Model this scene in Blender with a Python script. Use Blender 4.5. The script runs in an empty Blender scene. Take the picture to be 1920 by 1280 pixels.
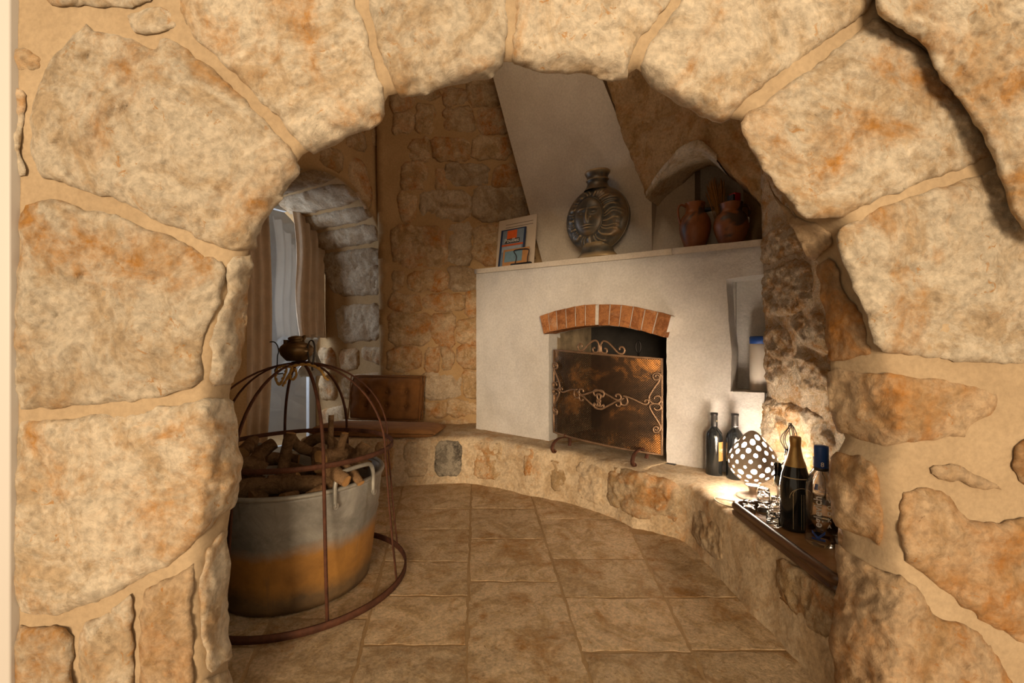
import bpy, bmesh, math, random
import numpy as np
from mathutils import Vector, noise, Matrix
from mathutils.geometry import delaunay_2d_cdt
random.seed(7)
scene = bpy.context.scene
COL = scene.collection
# ---------------------------------------------------------------- camera
F, CX, CY, EYE = 853.333, 960.0, 640.0, 0.9
cam_d = bpy.data.cameras.new('camera'); cam = bpy.data.objects.new('camera', cam_d); COL.objects.link(cam)
cam_d.lens = 16.0; cam_d.sensor_width = 36.0; cam_d.clip_start = 0.02
cam.location = (0, 0, EYE); cam.rotation_euler = (math.radians(90), 0, 0)
scene.camera = cam
# ---------------------------------------------------------------- world, lights, exposure
W = bpy.data.worlds.new('world'); scene.world = W; W.use_nodes = True
bg = W.node_tree.nodes['Background']; bg.inputs[0].default_value = (1.0, 0.79, 0.55, 1); bg.inputs[1].default_value = 0.50
def area(name, loc, target, size, energy, color, shape='SQUARE', size_y=None):
    l = bpy.data.lights.new(name, 'AREA'); l.energy = energy; l.size = size; l.color = color
    if size_y: l.shape = 'RECTANGLE'; l.size_y = size_y
    o = bpy.data.objects.new(name, l); COL.objects.link(o); o.location = loc
    o.rotation_euler = (Vector(target) - Vector(loc)).to_track_quat('-Z', 'Y').to_euler()
    return o
area('unseen_key_light', (-0.7, -8.0, 1.45), (0.0, 1.5, 0.9), 2.8, 900, (1.0, 0.775, 0.525))  # added key light behind the camera, set far back for even brightness
area('daylight_outside_window', (-2.55, 3.58, 1.35), (0.1, 2.95, 0.75), 0.55, 22, (0.72, 0.84, 1.0), size_y=1.2)
def point(name, loc, energy, color, r=0.06):
    l = bpy.data.lights.new(name, 'POINT'); l.energy = energy; l.color = color; l.shadow_soft_size = r
    o = bpy.data.objects.new(name, l); COL.objects.link(o); o.location = loc; return o
point('added_inner_fill', (-0.15, 2.05, 2.6), 5, (1.0, 0.80, 0.56), 0.15)  # unseen fill light added overhead to brighten the fireplace room
point('wall_lamp_light', (1.30, 0.55, 1.95), 9, (1.0, 0.82, 0.58), 0.08)
vs = scene.view_settings
vs.view_transform = 'Standard'; vs.look = 'None'; vs.exposure = 0.27; vs.gamma = 1.0; vs.use_curve_mapping = False

# ---------------------------------------------------------------- pixel helpers (frame 1920 x 1280)
def ray(px, py): return Vector(((px - CX) / F, 1.0, (CY - py) / F))
def at(px, py, Y): return Vector((0, 0, EYE)) + ray(px, py) * Y
def onz(px, py, z=0.0): return at(px, py, (EYE - z) * F / (py - CY))
class Plane:
    def __init__(s, o, ex, ey):
        s.o = Vector(o); s.ex = Vector(ex).normalized(); s.ey = Vector(ey)
        s.n = s.ex.cross(s.ey).normalized()
        if s.n.dot(Vector((0, 0, EYE)) - s.o) < 0: s.n = -s.n
        s.off = None
        s.ey = (s.ey - s.ex * s.ey.dot(s.ex)).normalized()
    def hit(s, px, py, h=0.0):
        r = ray(px, py); c = Vector((0, 0, EYE)); o = s.o + s.n * h
        return c + r * ((o - c).dot(s.n) / r.dot(s.n))
    def uv(s, px, py, h=0.0):
        p = s.hit(px, py, h) - s.o
        return (p.dot(s.ex), p.dot(s.ey))
    def P(s, u, v, h=0.0): return s.o + s.ex * u + s.ey * v + s.n * h

# ---------------------------------------------------------------- object helpers
def link(o, parent=None):
    COL.objects.link(o)
    if parent is not None: o.parent = parent
    return o
def mk(name, verts, faces, mat, parent=None, smooth=True):
    me = bpy.data.meshes.new(name)
    me.from_pydata([tuple(v) for v in verts], [], faces); me.update()
    if smooth: me.polygons.foreach_set('use_smooth', [True] * len(me.polygons))
    for m in (mat if isinstance(mat, (list, tuple)) else [mat]): me.materials.append(m)
    return link(bpy.data.objects.new(name, me), parent)
def tag(o, label=None, cat=None, group=None, kind=None):
    if label: o['label'] = label
    if cat: o['category'] = cat
    if group: o['group'] = group
    if kind: o['kind'] = kind
    return o
def thing(name, label, cat, loc=(0, 0, 0), rz=0.0, group=None):
    o = bpy.data.objects.new(name, None); o.empty_display_size = 0.05; COL.objects.link(o)
    o.location = loc; o.rotation_euler = (0, 0, rz)
    return tag(o, label, cat, group)
def lathe(prof, seg=40, cap=True):
    v, f = [], []
    for r, z in prof:
        for k in range(seg):
            a = 2 * math.pi * k / seg; v.append((r * math.cos(a), r * math.sin(a), z))
    n = len(prof)
    for i in range(n - 1):
        for k in range(seg):
            k2 = (k + 1) % seg
            f.append((i * seg + k, i * seg + k2, (i + 1) * seg + k2, (i + 1) * seg + k))
    if cap:
        f.append(tuple(reversed(range(seg)))); f.append(tuple(range((n - 1) * seg, n * seg)))
    return v, f
def spline(pts, n=8, closed=False):
    P = [Vector(p) for p in pts]; out = []; m = len(P)
    rng = range(m) if closed else range(m - 1)
    for i in rng:
        if closed: a, b, c, d = P[(i - 1) % m], P[i], P[(i + 1) % m], P[(i + 2) % m]
        else: a, b, c, d = P[max(i - 1, 0)], P[i], P[i + 1], P[min(i + 2, m - 1)]
        for k in range(n):
            t = k / n
            out.append(0.5 * ((2 * b) + (c - a) * t + (2 * a - 5 * b + 4 * c - d) * t * t + (3 * b - a - 3 * c + d) * t ** 3))
    if not closed: out.append(P[-1])
    return out
def tube(pts, r, seg=8, closed=False, flat=1.0, up=None):
    pts = [Vector(p) for p in pts]; n = len(pts)
    rr = r if isinstance(r, (list, tuple)) else [r] * n
    v, f = [], []
    nrm = None
    for i, p in enumerate(pts):
        if closed: t = pts[(i + 1) % n] - pts[i - 1]
        else: t = pts[min(i + 1, n - 1)] - pts[max(i - 1, 0)]
        t.normalize()
        if up is not None:
            nrm = Vector(up) - t * t.dot(Vector(up)); nrm.normalize()
        elif nrm is None:
            a = Vector((0, 0, 1)) if abs(t.z) < 0.9 else Vector((1, 0, 0))
            nrm = (a - t * a.dot(t)).normalized()
        else:
            nrm = (nrm - t * nrm.dot(t)).normalized()
        b = t.cross(nrm)
        for k in range(seg):
            a = 2 * math.pi * k / seg
            v.append(p + nrm * (math.cos(a) * rr[i] * flat) + b * (math.sin(a) * rr[i]))
    m = n if closed else n - 1
    for i in range(m):
        j = (i + 1) % n
        for k in range(seg):
            k2 = (k + 1) % seg
            f.append((i * seg + k, i * seg + k2, j * seg + k2, j * seg + k))
    if not closed:
        f.append(tuple(reversed(range(seg)))); f.append(tuple(range((n - 1) * seg, n * seg)))
    return v, f
def join(*vf):
    V, Fc = [], []
    for v, f in vf:
        o = len(V); V += list(v); Fc += [tuple(i + o for i in q) for q in f]
    return V, Fc
def boxvf(x0, x1, y0, y1, z0, z1, bev=0.0, seg=2):
    bm = bmesh.new(); bmesh.ops.create_cube(bm, size=1)
    for v in bm.verts:
        v.co = Vector((x0 + (v.co.x + .5) * (x1 - x0), y0 + (v.co.y + .5) * (y1 - y0), z0 + (v.co.z + .5) * (z1 - z0)))
    if bev: bmesh.ops.bevel(bm, geom=bm.edges[:], offset=bev, segments=seg, profile=.5, affect='EDGES')
    bm.verts.ensure_lookup_table(); bm.verts.index_update()
    v = [x.co.copy() for x in bm.verts]; f = [tuple(q.index for q in p.verts) for p in bm.faces]; bm.free(); return v, f
def xf(vf, fn): return [fn(Vector(p)) for p in vf[0]], vf[1]
def fbm(p, H=0.75, oct=4): return noise.fractal(p, H, 2.1, oct)

# ---------------------------------------------------------------- rough stone builder
def resample(poly, res, closed=True):
    out = []; n = len(poly)
    for i in range(n):
        a = Vector(poly[i]); b = Vector(poly[(i + 1) % n]); L = (b - a).length
        k = max(1, int(round(L / res)))
        for j in range(k): out.append(a + (b - a) * (j / k))
    return out
def chaikin(poly, q=0.25):
    out = []; n = len(poly)
    for i in range(n):
        a = Vector(poly[i]); b = Vector(poly[(i + 1) % n])
        out += [a + (b - a) * q, a + (b - a) * (1 - q)]
    return out
def dist_to_loop(P, B):
    A = B; Bn = np.roll(B, -1, axis=0); D = Bn - A; L2 = (D ** 2).sum(1) + 1e-12
    best = np.full(len(P), 1e9)
    for i in range(len(A)):
        w = P - A[i]; t = np.clip((w @ D[i]) / L2[i], 0, 1)
        d = ((w - t[:, None] * D[i]) ** 2).sum(1); best = np.minimum(best, d)
    return np.sqrt(best)
def inside(P, B):
    x, y = P[:, 0], P[:, 1]; r = np.zeros(len(P), bool); j = len(B) - 1
    for i in range(len(B)):
        xi, yi = B[i]; xj, yj = B[j]
        c = ((yi > y) != (yj > y)) & (x < (xj - xi) * (y - yi) / ((yj - yi) + 1e-15) + xi); r ^= c; j = i
    return r
def stone_vf(poly, mapf, res, T, bulge=.012, ew=.02, amp=.006, ns=9.0, rough=.004, rings=1, seed=0.0, round_=1, unit=1.0, tdir=None, hscale=None, tilt=(0, 0), facet=0.0, sharp=False, wob=0.0):
    """polygon in any 2-D chart -> relief surface with side walls going T deep; unit = chart units per metre"""
    P0 = [Vector(p) for p in poly]
    for _ in range(round_): P0 = chaikin(P0, .16)
    ar = sum(a.x * b.y - b.x * a.y for a, b in zip(P0, P0[1:] + P0[:1]))
    if ar < 0: P0.reverse()
    B = resample(P0, res * unit)
    if rough:
        for i, p in enumerate(B):
            q = Vector((p.x / unit, p.y / unit, seed))
            B[i] = p + Vector((noise.noise(q * 22) + .5 * noise.noise(q * 55), noise.noise(q * 22 + Vector((9, 5, 3))) + .5 * noise.noise(q * 55 + Vector((4, 1, 2))))) * rough * unit
    if wob:
        for i, p in enumerate(B):
            q = Vector((p.x / unit * 8, p.y / unit * 8, seed * 2.7))
            B[i] = p + Vector((noise.noise(q), noise.noise(q + Vector((7, 3, 1))))) * wob * unit
    Bn = np.array([(p.x, p.y) for p in B])
    lo, hi = Bn.min(0), Bn.max(0); r = res * unit
    gx = np.arange(lo[0] + r * .5, hi[0], r); gy = np.arange(lo[1] + r * .5, hi[1], r * .866)
    if len(gx) and len(gy):
        G = np.array([(x + (r * .5 if j % 2 else 0), y) for j, y in enumerate(gy) for x in gx])
        rs = np.random.RandomState(int(abs(seed) * 97) % 9999); G = G + (rs.rand(*G.shape) - .5) * r * .3
        G = G[inside(G, Bn)]
        if len(G): G = G[dist_to_loop(G, Bn) > r * .55]
    else: G = np.zeros((0, 2))
    nb = len(B)
    pts = [Vector((p.x, p.y)) for p in B] + [Vector((g[0], g[1])) for g in G]
    res_ = delaunay_2d_cdt(pts, [(i, (i + 1) % nb) for i in range(nb)], [], 1, 1e-7)
    ov, fc, orig = res_[0], res_[2], res_[3]
    A = np.array([(p.x, p.y) for p in ov])
    d = dist_to_loop(A, Bn) / unit
    cen = A.mean(0)
    V = []
    for i, p in enumerate(ov):
        q3 = mapf(p.x, p.y, 0.0)
        e = 1 - math.exp(-d[i] / ew)
        s3 = Vector((seed * 3.1, seed * 1.7, seed * .9))
        nv = fbm(q3 * ns + s3, .55, 6)
        if facet: nv += facet * (noise.cell(q3 * ns * .7 + s3) - .5)
        h = bulge * e + amp * nv * (.35 + .65 * e) + (tilt[0] * (p.x - cen[0]) + tilt[1] * (p.y - cen[1])) / unit
        V.append(mapf(p.x, p.y, h))
    Fc = [tuple(f) for f in fc]
    # boundary loop in output indices
    loop = [None] * nb
    for k, os_ in enumerate(orig):
        for o in os_:
            if o < nb and loop[o] is None: loop[o] = k
    loop = [l for l in loop if l is not None]
    if T > 0:
        prev = loop; nl = len(loop)
        if sharp:
            prev = []
            for l in loop: prev.append(len(V)); V.append(V[l].copy())
        for k in range(1, rings + 1):
            cur = []
            for l in loop:
                p = ov[l]; dd = -T * k / rings
                j = noise.noise(V[l] * 14 + Vector((k * 3.3, seed, 1))) * rough * unit * .8 if k < rings else 0
                c = Vector((p.x - cen[0], p.y - cen[1])); c.normalize() if c.length else None
                cur.append(len(V)); V.append(mapf(p.x - c.x * j, p.y - c.y * j, dd))
            for i in range(nl):
                a, b = i, (i + 1) % nl
                Fc.append((prev[b], prev[a], cur[a], cur[b]))
            prev = cur
    # orient outward (towards +h)
    if Fc:
        f = Fc[0]; n_ = (V[f[1]] - V[f[0]]).cross(V[f[2]] - V[f[0]])
        up = mapf(ov[f[0]].x, ov[f[0]].y, 1.0) - mapf(ov[f[0]].x, ov[f[0]].y, 0.0)
        if n_.dot(up) < 0: Fc = [tuple(reversed(q)) for q in Fc]
    return V, Fc
def stone(name, poly, mapf, mat, parent, **k):
    v, f = stone_vf(poly, mapf, **k); o = mk(name, v, f, mat, parent)
    return o
def rect(x0, y0, x1, y1, j=3, seed=0):
    rnd = random.Random(seed * 13 + x0 * 7 + y0)
    J = lambda: rnd.uniform(-j, j)
    return [(x0 + J(), y0 + J()), (x1 + J(), y0 + J()), (x1 + J(), y1 + J()), (x0 + J(), y1 + J())]

# ---------------------------------------------------------------- materials
class NT:
    def __init__(s, name):
        s.m = bpy.data.materials.new(name); s.m.use_nodes = True; s.t = s.m.node_tree
        s.b = s.t.nodes['Principled BSDF']; s.out = s.t.nodes['Material Output']
    def n(s, typ, **k):
        o = s.t.nodes.new(typ)
        for a, b in k.items():
            if hasattr(o, a): setattr(o, a, b)
            else: o.inputs[a].default_value = b
        return o
    def l(s, a, b): s.t.links.new(a, b)
    def coords(s, scale=1.0, rand=True, stretch=(1, 1, 1)):
        tc = s.n('ShaderNodeTexCoord'); mp = s.n('ShaderNodeMapping')
        mp.inputs['Scale'].default_value = tuple(scale * q for q in stretch)
        s.l(tc.outputs['Object'], mp.inputs['Vector'])
        if rand:
            oi = s.n('ShaderNodeObjectInfo'); mu = s.n('ShaderNodeMath', operation='MULTIPLY'); mu.inputs[1].default_value = 37.0
            s.l(oi.outputs['Random'], mu.inputs[0]); s.l(mu.outputs[0], mp.inputs['Location'])
        return mp.outputs[0]
    def noise(s, vec, scale, detail=6, rough=.6, dist=0.0):
        o = s.n('ShaderNodeTexNoise'); o.inputs['Scale'].default_value = scale; o.inputs['Detail'].default_value = detail
        o.inputs['Roughness'].default_value = rough; o.inputs['Distortion'].default_value = dist
        s.l(vec, o.inputs['Vector']); return o.outputs['Fac']
    def ramp(s, fac, stops, interp='LINEAR'):
        r = s.n('ShaderNodeValToRGB'); r.color_ramp.interpolation = interp
        e = r.color_ramp.elements
        while len(e) < len(stops): e.new(.5)
        for q, (p, c) in zip(e, stops):
            q.position = p; q.color = (c, c, c, 1) if isinstance(c, (int, float)) else (*c, 1)
        s.l(fac, r.inputs[0]); return r.outputs[0]
    def mix(s, fac, a, b, mode='MIX'):
        m = s.n('ShaderNodeMix'); m.data_type = 'RGBA'; m.blend_type = mode
        for sock, val in ((m.inputs[0], fac), (m.inputs[6], a), (m.inputs[7], b)):
            if isinstance(val, (int, float)): sock.default_value = val
            elif isinstance(val, tuple): sock.default_value = (*val, 1)
            else: s.l(val, sock)
        return m.outputs[2]
    def math(s, op, a, b=0.0):
        m = s.n('ShaderNodeMath', operation=op)
        for i, val in enumerate((a, b)):
            if isinstance(val, (int, float)): m.inputs[i].default_value = val
            else: s.l(val, m.inputs[i])
        return m.outputs[0]
    def bump(s, h, strength=.3, dist=.01):
        b = s.n('ShaderNodeBump'); b.inputs['Strength'].default_value = strength; b.inputs['Distance'].default_value = dist
        s.l(h, b.inputs['Height']); s.l(b.outputs[0], s.b.inputs['Normal'])
    def col(s, c):
        if isinstance(c, tuple): s.b.inputs['Base Color'].default_value = (*c, 1)
        else: s.l(c, s.b.inputs['Base Color'])
    def set(s, **k):
        for a, b in k.items(): s.b.inputs[a.replace('_', ' ')].default_value = b
        return s.m
def lin(r, g, b):
    f = lambda c: (c / 255 / 12.92) if c <= 10 else (((c / 255) + .055) / 1.055) ** 2.4
    return (f(r), f(g), f(b))
def mat_stone(name, light, mid, orange, o_lo=.52, o_hi=.66, bump=.5, scale=1.0, pits=.70, dark=(.20, .11, .04), bd=.012):
    t = NT(name); v = t.coords(scale)
    c = t.ramp(t.noise(v, 4.2, 12, .70, 1.4), [(.42, mid), (.53, light)])
    c = t.mix(1.0, c, t.ramp(t.noise(v, 15, 8, .75, 2.2), [(.36, .80), (.55, 1.05)]), 'MULTIPLY')
    big = t.noise(v, 3.2, 7, .66, 1.0); fine = t.noise(v, 16, 6, .7, .4)
    m = t.math('MULTIPLY', t.ramp(big, [(o_lo, 0.0), (o_hi, 1.0)]), t.ramp(fine, [(.36, .15), (.62, 1.0)]))
    c = t.mix(m, c, orange)
    sp = t.ramp(t.noise(v, 70, 3, .6), [(.34, .80), (.60, 1.06)])
    c = t.mix(1.0, c, sp, 'MULTIPLY')
    pit = t.ramp(t.noise(v, 46, 4, .75, 1.5), [(pits, 0.0), (pits + .035, 1.0)])
    pm = t.math('MULTIPLY', pit, t.ramp(t.noise(v, 5, 2), [(.5, 0.0), (.62, 1.0)]))
    c = t.mix(pm, c, dark)
    fl = t.math('MULTIPLY', t.ramp(t.noise(v, 30, 5, .7, 1.2), [(.60, 0.0), (.66, 1.0)]), t.ramp(t.noise(v, 4.5, 3), [(.44, 0.0), (.58, .8)]))
    c = t.mix(fl, c, orange)
    oi = t.n('ShaderNodeObjectInfo'); c = t.mix(1.0, c, t.ramp(oi.outputs['Random'], [(0.0, .86), (1.0, 1.08)]), 'MULTIPLY')
    t.col(c)
    h = t.math('ADD', t.noise(v, 24, 14, .78, .8), t.math('MULTIPLY', t.noise(v, 75, 6, .7, .6), .35))
    h = t.math('SUBTRACT', h, t.math('MULTIPLY', pm, .6))
    t.bump(h, bump, bd)
    return t.set(Roughness=.92, Specular_IOR_Level=.15)
def mat_mortar(name, a, b, bump=.18):
    t = NT(name); v = t.coords(1.0, rand=False)
    c = t.ramp(t.noise(v, 4, 8, .6, .4), [(.35, a), (.65, b)])
    c = t.mix(1.0, c, t.ramp(t.noise(v, 90, 3, .6), [(.3, .88), (.65, 1.05)]), 'MULTIPLY')
    t.col(c); t.bump(t.math('ADD', t.noise(v, 18, 6, .6), t.math('MULTIPLY', t.noise(v, 140, 3), .2)), bump, .012)
    return t.set(Roughness=.95, Specular_IOR_Level=.1)
def mat_plain(name, c, rough=.6, metal=0.0, var=.0, vs=8, bump=0.0, bs=40, spec=.4, **k):
    t = NT(name); v = t.coords(1.0)
    if var:
        lo = tuple(x * (1 - var) for x in c); hi = tuple(min(1, x * (1 + var)) for x in c)
        t.col(t.ramp(t.noise(v, vs, 6, .65), [(.3, lo), (.7, hi)]))
    else: t.col(c)
    if bump: t.bump(t.noise(v, bs, 6, .6), bump, .006)
    t.set(Roughness=rough, Metallic=metal, Specular_IOR_Level=spec)
    return t.set(**k)
def mat_emit(name, c, s):
    t = NT(name); t.col((0, 0, 0)); t.b.inputs['Emission Color'].default_value = (*c, 1); t.b.inputs['Emission Strength'].default_value = s
    return t.m
def mat_glass(name, c=(1, 1, 1), rough=.0, ior=1.45):
    t = NT(name); t.col(c); return t.set(Transmission_Weight=1.0, Roughness=rough, IOR=ior)
M = {}
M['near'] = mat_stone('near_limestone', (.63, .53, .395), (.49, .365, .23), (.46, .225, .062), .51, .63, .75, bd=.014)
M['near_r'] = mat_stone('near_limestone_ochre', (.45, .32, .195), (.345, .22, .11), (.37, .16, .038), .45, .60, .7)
M['back'] = mat_stone('back_limestone', (.56, .40, .24), (.42, .27, .13), (.44, .17, .035), .47, .62, .7, 1.3, .64)
M['reveal'] = mat_stone('reveal_limestone', (.52, .40, .27), (.38, .26, .15), (.34, .17, .05), .60, .72, .7, 1.2)
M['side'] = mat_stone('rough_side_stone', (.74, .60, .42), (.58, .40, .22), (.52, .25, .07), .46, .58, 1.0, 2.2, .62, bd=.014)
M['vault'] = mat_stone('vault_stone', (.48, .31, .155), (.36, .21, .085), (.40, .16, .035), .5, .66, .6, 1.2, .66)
M['slab'] = mat_stone('floor_slab_stone', (.70, .51, .31), (.53, .36, .19), (.42, .22, .075), .50, .64, .9, 1.5, .62)
M['bench'] = mat_stone('bench_plastered_stone', (.52, .40, .26), (.42, .30, .175), (.42, .20, .06), .55, .70, .4, 1.1)
M['bench_stone'] = mat_stone('bench_boulder', (.56, .42, .26), (.42, .28, .14), (.44, .19, .05), .47, .62, .8, 1.8)
M['bench_grey'] = mat_stone('bench_lichen_stone', (.42, .36, .27), (.24, .20, .15), (.06, .05, .04), .45, .58, .8, 3.0)
M['mortar'] = mat_mortar('mortar_near', (.345, .25, .15), (.41, .305, .19))
M['mortar_b'] = mat_mortar('mortar_back', (.38, .235, .105), (.46, .30, .15))
M['grout'] = mat_mortar('floor_grout', (.33, .21, .10), (.42, .28, .145))
M['plaster'] = mat_mortar('white_plaster', (.52, .48, .43), (.60, .56, .51), .35)
M['plaster_w'] = mat_mortar('warm_plaster', (.52, .44, .35), (.60, .52, .42), .22)
M['soot'] = mat_plain('soot', (.035, .03, .026), .9, var=.4)
M['jambsoot'] = mat_plain('smoked_plaster', (.30, .22, .13), .9, var=.45, vs=9)
M['brick'] = mat_stone('red_brick', (.36, .15, .055), (.23, .085, .03), (.46, .30, .19), .55, .70, .3, 2.0, .8)
M['white'] = mat_plain('white_paint', (.56, .53, .49), .5)
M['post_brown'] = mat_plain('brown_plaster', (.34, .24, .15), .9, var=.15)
M['iron'] = mat_plain('dark_iron', (.035, .03, .028), .5, .7, var=.3)
M['rust'] = mat_plain('rusty_iron', (.085, .030, .014), .75, .35, var=.45, vs=30, bump=.2)
M['bronze'] = mat_plain('bronze_wire', (.24, .145, .085), .45, .6, var=.3, vs=20)
M['brass'] = mat_plain('tarnished_brass', (.16, .10, .045), .42, .85, var=.4, vs=18)
M['rope'] = mat_plain('ochre_rope', (.42, .24, .06), .9, var=.25, vs=60, bump=.5, bs=120)
M['bark'] = mat_stone('log_bark', (.30, .175, .085), (.19, .105, .048), (.12, .065, .03), .5, .66, .8, 5.0)
M['cutwood'] = mat_plain('cut_wood', (.36, .19, .065), .85, var=.3, vs=30)
M['cushion'] = mat_plain('brown_canvas', (.19, .078, .02), .95, var=.25, vs=14, bump=.25, bs=160)
M['pad'] = mat_plain('tan_canvas', (.27, .125, .04), .95, var=.2, vs=10, bump=.25, bs=160)
M['linen'] = mat_plain('linen_curtain', (.68, .53, .38), .95, var=.12, vs=12, bump=.15, bs=200)
M['sheer'] = mat_plain('sheer_white', (.60, .58, .54), .9, var=.1)
M['black_glass'] = mat_plain('dark_bottle_glass', (.012, .013, .013), .12, spec=.6)
M['capsule'] = mat_plain('bottle_capsule', (.05, .045, .042), .35, .5)
M['gold'] = mat_plain('gold_foil', (.55, .34, .12), .38, .75, var=.15, vs=30, bump=.3, bs=60)
M['goldline'] = mat_plain('gold_print', (.62, .50, .30), .4, .4)
M['label_or'] = mat_plain('amber_label', (.50, .26, .07), .7, var=.2, vs=25)
M['label_dk'] = mat_plain('dark_label', (.03, .03, .028), .6)
M['print_w'] = mat_plain('white_print', (.75, .73, .68), .6)
M['blue'] = mat_plain('blue_plastic', (.02, .07, .30), .4)
M['blue_cap'] = mat_plain('blue_cap', (.025, .085, .32), .35, var=.1)
M['glass'] = mat_glass('clear_glass')
M['glass_g'] = mat_glass('tinted_glass', (.95, .90, .80))
def pane_mat():
    t = NT('window_glass'); tr = t.n('ShaderNodeBsdfTransparent'); gl = t.n('ShaderNodeBsdfGlossy'); gl.inputs['Roughness'].default_value = .03
    ms = t.n('ShaderNodeMixShader'); ms.inputs[0].default_value = .08; t.l(tr.outputs[0], ms.inputs[1]); t.l(gl.outputs[0], ms.inputs[2]); t.l(ms.outputs[0], t.out.inputs[0]); return t.m
M['window_glass'] = pane_mat()
M['liquor'] = mat_glass('liquor', (.80, .62, .42), 0, 1.36)
M['red'] = mat_plain('red_cover', (.36, .005, .008), .5)
M['black'] = mat_plain('black_plastic', (.012, .012, .016), .5)
M['navy'] = mat_plain('navy_plastic', (.012, .016, .035), .5)
M['jarwhite'] = mat_plain('jar_plastic', (.62, .54, .44), .5)
M['paper'] = mat_plain('cream_paper', (.58, .47, .36), .8, var=.06)
M['straw'] = mat_plain('dried_wheat', (.40, .19, .045), .9, var=.3, vs=40)
M['twig'] = mat_plain('dark_twig', (.07, .045, .025), .8)
M['cord'] = mat_plain('cream_cord', (.60, .50, .36), .5)
M['shade'] = mat_plain('brown_ceramic', (.46, .37, .28), .45, var=.1)
M['frame'] = mat_plain('window_frame_paint', (.50, .52, .54), .5)
def tray_mat():
    t = NT('dark_tray_wood'); v = t.coords(1.0, stretch=(40, 4, 40))
    t.col(t.ramp(t.noise(v, 1.6, 6, .6), [(.3, (.035, .014, .006)), (.7, (.12, .055, .02))])); return t.set(Roughness=.32)
M['tray'] = tray_mat()
def tub_mat():
    t = NT('rusted_galvanised_steel'); v = t.coords(1.0, rand=False)
    sep = t.n('ShaderNodeSeparateXYZ'); tc = t.n('ShaderNodeTexCoord'); t.l(tc.outputs['Object'], sep.inputs[0])
    z = t.math('ADD', sep.outputs['Z'], t.math('MULTIPLY', t.math('SUBTRACT', t.noise(v, 7, 6, .65), .5), .09))
    zinc = t.ramp(t.noise(v, 9, 10, .7, .5), [(.3, (.17, .165, .145)), (.5, (.28, .265, .235)), (.72, (.42, .40, .35))])
    rust = t.ramp(t.noise(v, 10, 8, .65, .3), [(.3, (.24, .11, .025)), (.7, (.44, .21, .045))])
    low = t.ramp(t.noise(v, 14, 6), [(.3, (.09, .055, .028)), (.7, (.20, .12, .05))])
    a = t.ramp(z, [(.185, 0.0), (.235, 1.0)]); c = t.mix(a, rust, zinc)
    b = t.ramp(z, [(.045, 0.0), (.10, 1.0)]); c = t.mix(b, low, c)
    st = t.coords(1.0, rand=False, stretch=(28, 28, 1.5))
    c = t.mix(t.ramp(t.noise(st, 1.0, 4), [(.60, 0.0), (.72, .55)]), c, (.10, .075, .05))
    t.col(c); t.l(t.math('MULTIPLY', a, .35), t.b.inputs['Metallic']); t.bump(t.noise(v, 30, 8), .12, .006)
    return t.set(Roughness=.55)
M['tub'] = tub_mat()
def vase_mat():
    t = NT('bronzed_pottery'); v = t.coords(1.0)
    c = t.ramp(t.noise(v, 9, 8, .65, .6), [(.32, (.030, .034, .036)), (.5, (.075, .065, .048)), (.68, (.16, .085, .03))])
    g = t.n('ShaderNodeNewGeometry'); hi = t.ramp(g.outputs['Pointiness'], [(.50, 0.0), (.56, 1.0)])
    c = t.mix(t.math('MULTIPLY', hi, .8), c, (.42, .29, .14)); t.col(c)
    return t.set(Roughness=.42, Metallic=.25)
M['vase'] = vase_mat()
def jug_mat():
    t = NT('smoked_terracotta'); v = t.coords(1.0)
    c = t.ramp(t.noise(v, 10, 6, .6), [(.3, (.17, .055, .016)), (.7, (.30, .105, .03))])
    s = t.ramp(t.noise(v, 7.0, 3, .5, .8), [(.50, 0.0), (.58, 1.0)]); c = t.mix(t.math('MULTIPLY', s, .9), c, (.035, .028, .025))
    t.col(c); return t.set(Roughness=.45)
M['jug'] = jug_mat()
def screen_mat():
    t = NT('perforated_bronze'); tc = t.n('ShaderNodeTexCoord'); mp = t.n('ShaderNodeMapping'); t.l(tc.outputs['UV'], mp.inputs[0])
    vo = t.n('ShaderNodeTexVoronoi'); vo.inputs['Scale'].default_value = 1.0; vo.inputs['Randomness'].default_value = 0.0
    t.l(mp.outputs[0], vo.inputs['Vector'])
    hole = t.ramp(vo.outputs['Distance'], [(.26, 1.0), (.32, 0.0)])
    v = t.coords(1.0, rand=False)
    big = t.noise(v, 5, 6, .65, .5)
    c = t.ramp(big, [(.40, (.045, .026, .015)), (.54, (.085, .045, .022)), (.66, (.45, .19, .05))])  # orange patches are lamp glow painted into the bronze colour
    t.col(c); t.set(Roughness=.42, Metallic=.75)
    tr = t.n('ShaderNodeBsdfTransparent'); ms = t.n('ShaderNodeMixShader')
    t.l(hole, ms.inputs[0]); t.l(t.b.outputs[0], ms.inputs[1]); t.l(tr.outputs[0], ms.inputs[2]); t.l(ms.outputs[0], t.out.inputs[0])
    return t.m
M['screen'] = screen_mat()

# ================================================================ NEAR ARCH WALL (camera side)
SIL = [(437, 1400), (437, 1240), (432, 1180), (428, 1120), (432, 1040), (438, 985), (447, 930), (450, 880), (445, 800), (442, 740), (452, 690),
       (458, 630), (462, 580), (470, 520), (478, 470), (490, 425), (515, 390), (540, 350), (560, 320), (575, 300), (600, 285), (640, 268),
       (680, 245), (720, 215), (733, 190), (790, 178), (850, 162), (910, 148), (945, 128), (1000, 130), (1060, 140), (1110, 140), (1140, 150),
       (1175, 150), (1190, 140), (1215, 160), (1260, 185), (1310, 215), (1350, 230), (1380, 235), (1400, 270), (1430, 325), (1452, 365),
       (1490, 425), (1525, 500), (1543, 570), (1548, 640), (1545, 690), (1555, 730), (1560, 790), (1573, 820), (1558, 850), (1552, 900),
       (1560, 960), (1570, 1000), (1563, 1060), (1572, 1090), (1562, 1140), (1555, 1200), (1560, 1400)]
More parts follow.
